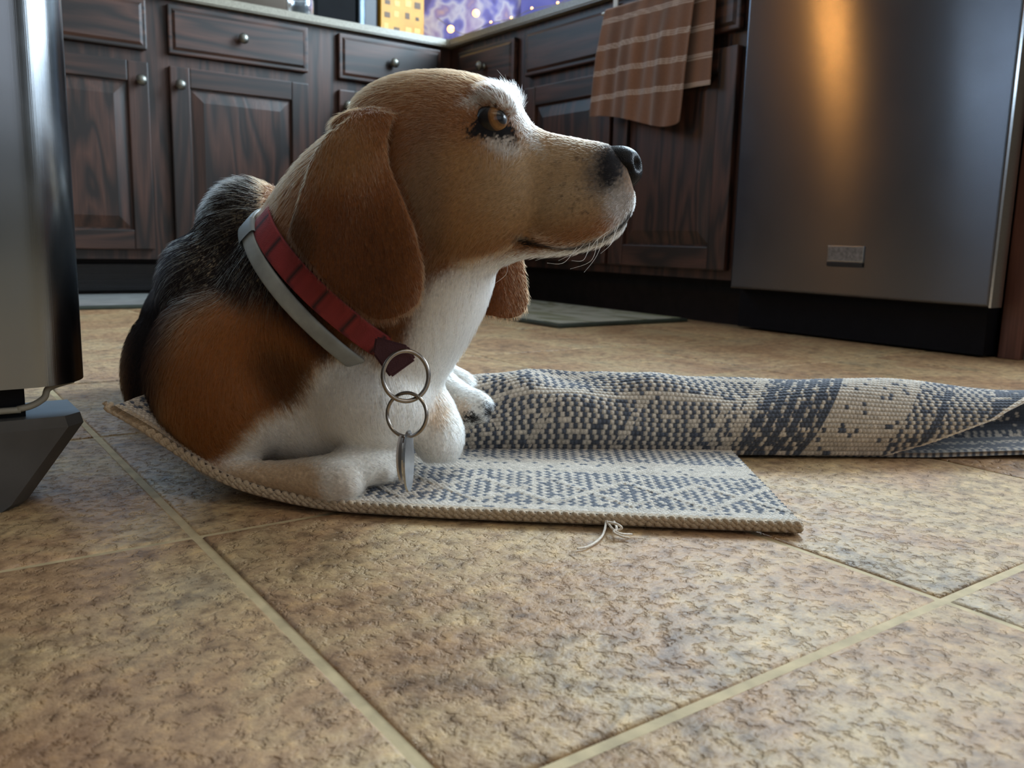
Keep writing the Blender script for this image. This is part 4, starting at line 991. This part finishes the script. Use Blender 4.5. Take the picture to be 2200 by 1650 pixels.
# eye: glossy ball with amber iris looking to the right
def eye_material():
    m, nt, b = mat('brown_eye'); L = nt.links.new
    tc = nt.nodes.new('ShaderNodeTexCoord'); n = nt.nodes.new('ShaderNodeTexNoise'); inp(n, Scale=500.0, Detail=3.0); L(tc.outputs['Object'], n.inputs['Vector'])
    at = nt.nodes.new('ShaderNodeAttribute'); at.attribute_name = 'col'
    mx = nt.nodes.new('ShaderNodeMix'); mx.data_type = 'RGBA'; mx.blend_type = 'MULTIPLY'; mx.inputs[0].default_value = .6
    L(at.outputs[0], mx.inputs[6]); L(n.outputs[0], mx.inputs[7]); L(mx.outputs[2], b.inputs['Base Color'])
    inp(b, Roughness=.35, Coat_Weight=.4, Coat_Roughness=.02, Specular_IOR_Level=.2); return m
M['eye'] = eye_material()
def eyeball(c, r, gaze):
    g = np.array(gaze, float); g /= np.linalg.norm(g)
    th = np.linspace(0, np.pi, 60); V, Fq = lathe([(max(1e-5, r * math.sin(t)), r * math.cos(t) * (1.0 if t > .72 else 1.0 + .10 * (1 - t / .72))) for t in th], c, g, 48)
    C = np.zeros((len(V), 3)); ang = np.repeat(th, 48)
    C[:] = (.010, .006, .005); C[(ang < .80)] = (.17, .07, .018); C[(ang < .72) & (ang > .52)] = (.27, .12, .03); C[ang < .42] = (.004, .004, .006); C[(ang > .80) & (ang < .86)] = (.02, .01, .008)
    me = fast_mesh('eye', V, Fq); set_color(me, C); return link('eye', me, M['eye'], dog)
eyeball(EYE, .0128, .66 * RIGHT_V - .72 * BACK_V + .10 * UP_V)
eyeball(P(1100, 262, .672), .0110, .80 * RIGHT_V + .55 * BACK_V + .10 * UP_V)

# nose leather with nostrils
def nose():
    nr, ns = 46, 60; th = np.linspace(0.02, np.pi - .02, nr)[:, None]; ph = np.linspace(0, 2 * np.pi, ns, endpoint=False)[None]
    a = np.sin(th) * np.cos(ph); b = np.cos(th) + 0 * ph; e = np.sin(th) * np.sin(ph)
    sg = lambda v, p: np.sign(v) * np.abs(v) ** p
    x, y, z = sg(a, .82) * .0178, sg(b, .86) * .0158, sg(e, .85) * .0180
    x = x + .10 * y * 0 - .0035 * np.clip(-b, 0, 1) ** 1.2                     # lower part set back
    z = z * (1 - .28 * np.clip(-b, 0, 1))
    for s in (-1, 1):
        q = np.exp(-(((x - .0140) / .0055) ** 2 + ((y - .0005) / .0042) ** 2 + ((z - s * .0088) / .0040) ** 2))
        x = x - .0060 * q; z = z - s * .0032 * q
        q2 = np.exp(-(((x - .004) / .007) ** 2 + ((y + .0045) / .0022) ** 2 + ((z - s * .0150) / .005) ** 2)); z = z - s * .0030 * q2
    x = x - .0016 * np.exp(-(z / .0012) ** 2) * (a > 0)
    V = P(1329, 362, hd(1329)) + x[..., None] * (RIGHT_V * .97 - BACK_V * .2) + y[..., None] * (UP_V * .985 - RIGHT_V * .12) + z[..., None] * (BACK_V * .98 + RIGHT_V * .18)
    me = fast_mesh('nose', V.reshape(-1, 3), grid_faces(nr, ns, False, True))
    m, nt, bb = mat('nose_leather'); tc = nt.nodes.new('ShaderNodeTexCoord'); v = nt.nodes.new('ShaderNodeTexVoronoi'); inp(v, Scale=900.0); nt.links.new(tc.outputs['Object'], v.inputs['Vector'])
    bp = nt.nodes.new('ShaderNodeBump'); inp(bp, Strength=.5, Distance=.0004); nt.links.new(v.outputs['Distance'], bp.inputs['Height']); nt.links.new(bp.outputs[0], bb.inputs['Normal'])
    inp(bb, Base_Color=(.006, .006, .007, 1), Roughness=.42, Specular_IOR_Level=.13); link('nose', me, m, dog, label='black leathery nose')
nose()
# whiskers
M['whisker'] = plain('pale_whisker', (.85, .84, .80), .4, noise=.02)
random.seed(9)
for (x, y, x2, y2) in ((1300, 505, 1255, 585), (1285, 512, 1225, 578), (1268, 520, 1228, 560), (1310, 495, 1262, 545), (1322, 488, 1290, 545), (1240, 530, 1175, 565), (1255, 525, 1200, 560), (1215, 538, 1150, 560), (1330, 480, 1308, 530), (1270, 510, 1260, 470), (1250, 500, 1243, 470), (1095, 195, 1068, 150), (1105, 200, 1085, 160), (1090, 565, 1062, 610)):
    d0 = hd(x) - .020; p0, p2 = P(x, y, d0), P(x2, y2, d0 - .012); pm = (p0 + p2) / 2 + UP_V * random.uniform(-.006, .002) + RIGHT_V * random.uniform(-.002, .006)
    V, Fq = tube(catmull([p0, pm, p2], 12), np.linspace(.0002, .00005, 12), 5); link('whisker', mesh('whisker', V, Fq), M['whisker'], dog, smooth=True)
# ---------------------------------------------------------------- collars, fitted round the neck
from mathutils.bvhtree import BVHTree
bvh = BVHTree.FromPolygons([Vector(v) for v in co], [tuple(p.vertices) for p in body_me.polygons])
def neck_loop(pa, pb, d_mid, bow, n=160, margin=.004):
    """closed loop round the neck in the plane through pixels pa, pb, its near side bowed by bow metres"""
    A, B = P(*pa, d_mid), P(*pb, d_mid); c = (A + B) / 2; u1 = (B - A) / np.linalg.norm(B - A)
    dl = np.cross(u1, BACK_V); dl /= np.linalg.norm(dl)
    if dl @ (-RIGHT_V - UP_V) < 0: dl = -dl
    u2 = -BACK_V * math.sqrt(1 - bow * bow) + dl * bow; ax = np.cross(u1, u2); R_ = []
    th = np.linspace(0, 2 * np.pi, n, endpoint=False)
    for t in th:
        dr = math.cos(t) * u1 + math.sin(t) * u2; best = .05
        hit = bvh.ray_cast(Vector(c + dr * .16), Vector(-dr), .16)
        if hit[0] is not None: best = .16 - hit[3]
        R_.append(best)
    R_ = np.minimum(np.array(R_), np.linalg.norm(B - A) / 2 * 1.03)
    for _ in range(60):
        sm = (np.roll(R_, 1) + np.roll(R_, -1) + 2 * R_) / 4; R_ = np.maximum(sm, R_ * .5 + sm * .5)
    for _ in range(10): R_ = (np.roll(R_, 1) + np.roll(R_, -1) + 2 * R_) / 4
    R_ = R_ + margin
    return c + R_[:, None] * (np.cos(th)[:, None] * u1 + np.sin(th)[:, None] * u2), ax, np.cos(th)[:, None] * u1 + np.sin(th)[:, None] * u2
def band(loop, ax, rad, width, thick, round_=.5):
    """closed strap of rounded section along the loop"""
    k = 14; an = np.linspace(0, 2 * np.pi, k, endpoint=False); sx = np.sign(np.cos(an)) * np.abs(np.cos(an)) ** round_ * width / 2; sy = np.sign(np.sin(an)) * np.abs(np.sin(an)) ** round_ * thick / 2
    V = loop[:, None, :] + sx[None, :, None] * ax + sy[None, :, None] * rad[:, None, :]
    return V.reshape(-1, 3), grid_faces(len(loop), k, True, True), k
lo, ax, rd = neck_loop((606, 458), (886, 748), .672, .27)
col_o = empty('dog_collar', tuple(lo.mean(0)), label='red and black tartan webbing collar on the beagle with hanging rings', cat='collar')
V, Fq, k = band(lo, ax, rd, .0195, .0032, .35)
me = fast_mesh('webbing', V, Fq)
i = np.repeat(np.arange(len(lo)), k); j = np.tile(np.arange(k), len(lo)); wd_ = np.cos(j / k * 2 * np.pi)
Cc = np.repeat(np.array([[.27, .03, .033]]), len(V), 0); Cc *= (0.85 + .3 * rng.random((len(V), 1)))
Cc[((i % 9) < 1) & (np.abs(wd_) < .8)] = (.03, .012, .015); Cc[np.abs(wd_) > .93] = (.10, .02, .03); Cc[((i % 9) > 6) & (wd_ > .3)] = (.16, .02, .03)
set_color(me, Cc)
m, nt, b = mat('tartan_webbing'); at = nt.nodes.new('ShaderNodeAttribute'); at.attribute_name = 'col'; nt.links.new(at.outputs[0], b.inputs['Base Color'])
tc = nt.nodes.new('ShaderNodeTexCoord'); w_ = nt.nodes.new('ShaderNodeTexNoise'); inp(w_, Scale=900.0); nt.links.new(tc.outputs['Object'], w_.inputs['Vector'])
bp = nt.nodes.new('ShaderNodeBump'); inp(bp, Strength=.6, Distance=.0006); nt.links.new(w_.outputs[0], bp.inputs['Height']); nt.links.new(bp.outputs[0], b.inputs['Normal']); inp(b, Roughness=.75); M['webbing'] = m
link('webbing', me, m, col_o)
# folded end of the webbing that carries the ring
q = [P(806, 722, .601), P(876, 742, .600), P(893, 772, .599), P(838, 812, .597), P(800, 760, .600)]
ctr = np.mean(q, 0); bm = bmesh.new(); f_ = bm.faces.new([bm.verts.new(tuple(v)) for v in q]); r_ = bmesh.ops.extrude_face_region(bm, geom=[f_])
bmesh.ops.translate(bm, verts=[v for v in r_['geom'] if isinstance(v, bmesh.types.BMVert)], vec=tuple(BACK_V * .006)); bmesh.ops.recalc_face_normals(bm, faces=bm.faces[:])
bmesh.ops.bevel(bm, geom=bm.edges[:], offset=.0015, segments=2, affect='EDGES')
me = bpy.data.meshes.new('ring_tab'); bm.to_mesh(me); bm.free(); nv_ = len(me.vertices)
set_color(me, np.repeat(np.array([[.075, .022, .026]]), nv_, 0)); link('ring_tab', me, M['webbing'], col_o)
M['ringsteel'] = plain('worn_steel', (.34, .30, .26), .22, 1.0, noise=.25, nscale=120)
def ring(name, cxy, d, rx, ry, tilt, wire, parent):
    t = np.linspace(0, 2 * np.pi, 72, endpoint=False); k_ = d / F_PX
    p = P(*cxy, d) + (rx * k_ * np.cos(t))[:, None] * (RIGHT_V * math.cos(tilt) + BACK_V * math.sin(tilt)) + (ry * k_ * np.sin(t))[:, None] * UP_V
    V, Fq = tube(p, wire, 12, closed=True); return link(name, fast_mesh(name, V, np.array(Fq)), M['ringsteel'], parent)
ring('large_ring', (872, 808), .592, 49, 54, .25, .0016, col_o)
ring('split_ring', (874, 891), .592, 47, 47, -.35, .0013, col_o)
ring('split_ring', (874, 891), .5945, 46, 46, -.35, .0010, col_o)
def tag_disc(px_, py_, d, hw, hh, yaw, m):
    t = np.linspace(0, 2 * np.pi, 40, endpoint=False); k_ = d / F_PX; e = RIGHT_V * math.cos(yaw) + BACK_V * math.sin(yaw); n = np.cross(e, UP_V); c = P(px_, py_, d)
    p = c + (hw * np.cos(t))[:, None] * e + (hh * k_ * np.sin(t))[:, None] * UP_V
    V = np.concatenate([p + n * .0007, p - n * .0007]); Fs = [list(range(40)), list(range(40, 80))[::-1]] + [[a, a + 40, (a + 1) % 40 + 40, (a + 1) % 40] for a in range(40)]
    return link('identity_tag', mesh('identity_tag', V, Fs), m, col_o)
M['tagblue'] = plain('brushed_tag', (.50, .53, .58), .25, 1.0, noise=.15, nscale=200)
tag_disc(864, 982, .596, .0125, 50, 1.42, plain('pale_tag', (.62, .58, .56), .4, .4, noise=.1)); tag_disc(872, 985, .592, .0125, 50, 1.50, M['chrome']); tag_disc(878, 990, .588, .0130, 66, 1.44, M['tagblue'])
lo2, ax2, rd2 = neck_loop((572, 472), (846, 785), .675, .30, margin=.0045)
fc_o = empty('flea_collar', tuple(lo2.mean(0)), label='pale grey rubber flea collar on the beagle behind the red collar', cat='collar')
V, Fq, k = band(lo2, ax2, rd2, .0125, .0045, .6)
m_f = plain('grey_rubber', (.30, .32, .31), .45, noise=.3, nscale=45); link('strap', fast_mesh('strap', V, Fq), m_f, fc_o)
s0 = 62
kp_l = lo2[s0:s0 + 7]; V = []; an = np.linspace(0, 2 * np.pi, 16, endpoint=False)
for p_, r2 in zip(kp_l, rd2[s0:s0 + 7]): V.append(p_ + (np.sign(np.cos(an)) * np.abs(np.cos(an)) ** .5 * .0085)[:, None] * ax2 + (np.sign(np.sin(an)) * np.abs(np.sin(an)) ** .5 * .0042)[:, None] * r2)
link('keeper', fast_mesh('keeper', np.concatenate(V), grid_faces(7, 16, False, True)), plain('grey_keeper', (.22, .24, .24), .45, noise=.15), fc_o)
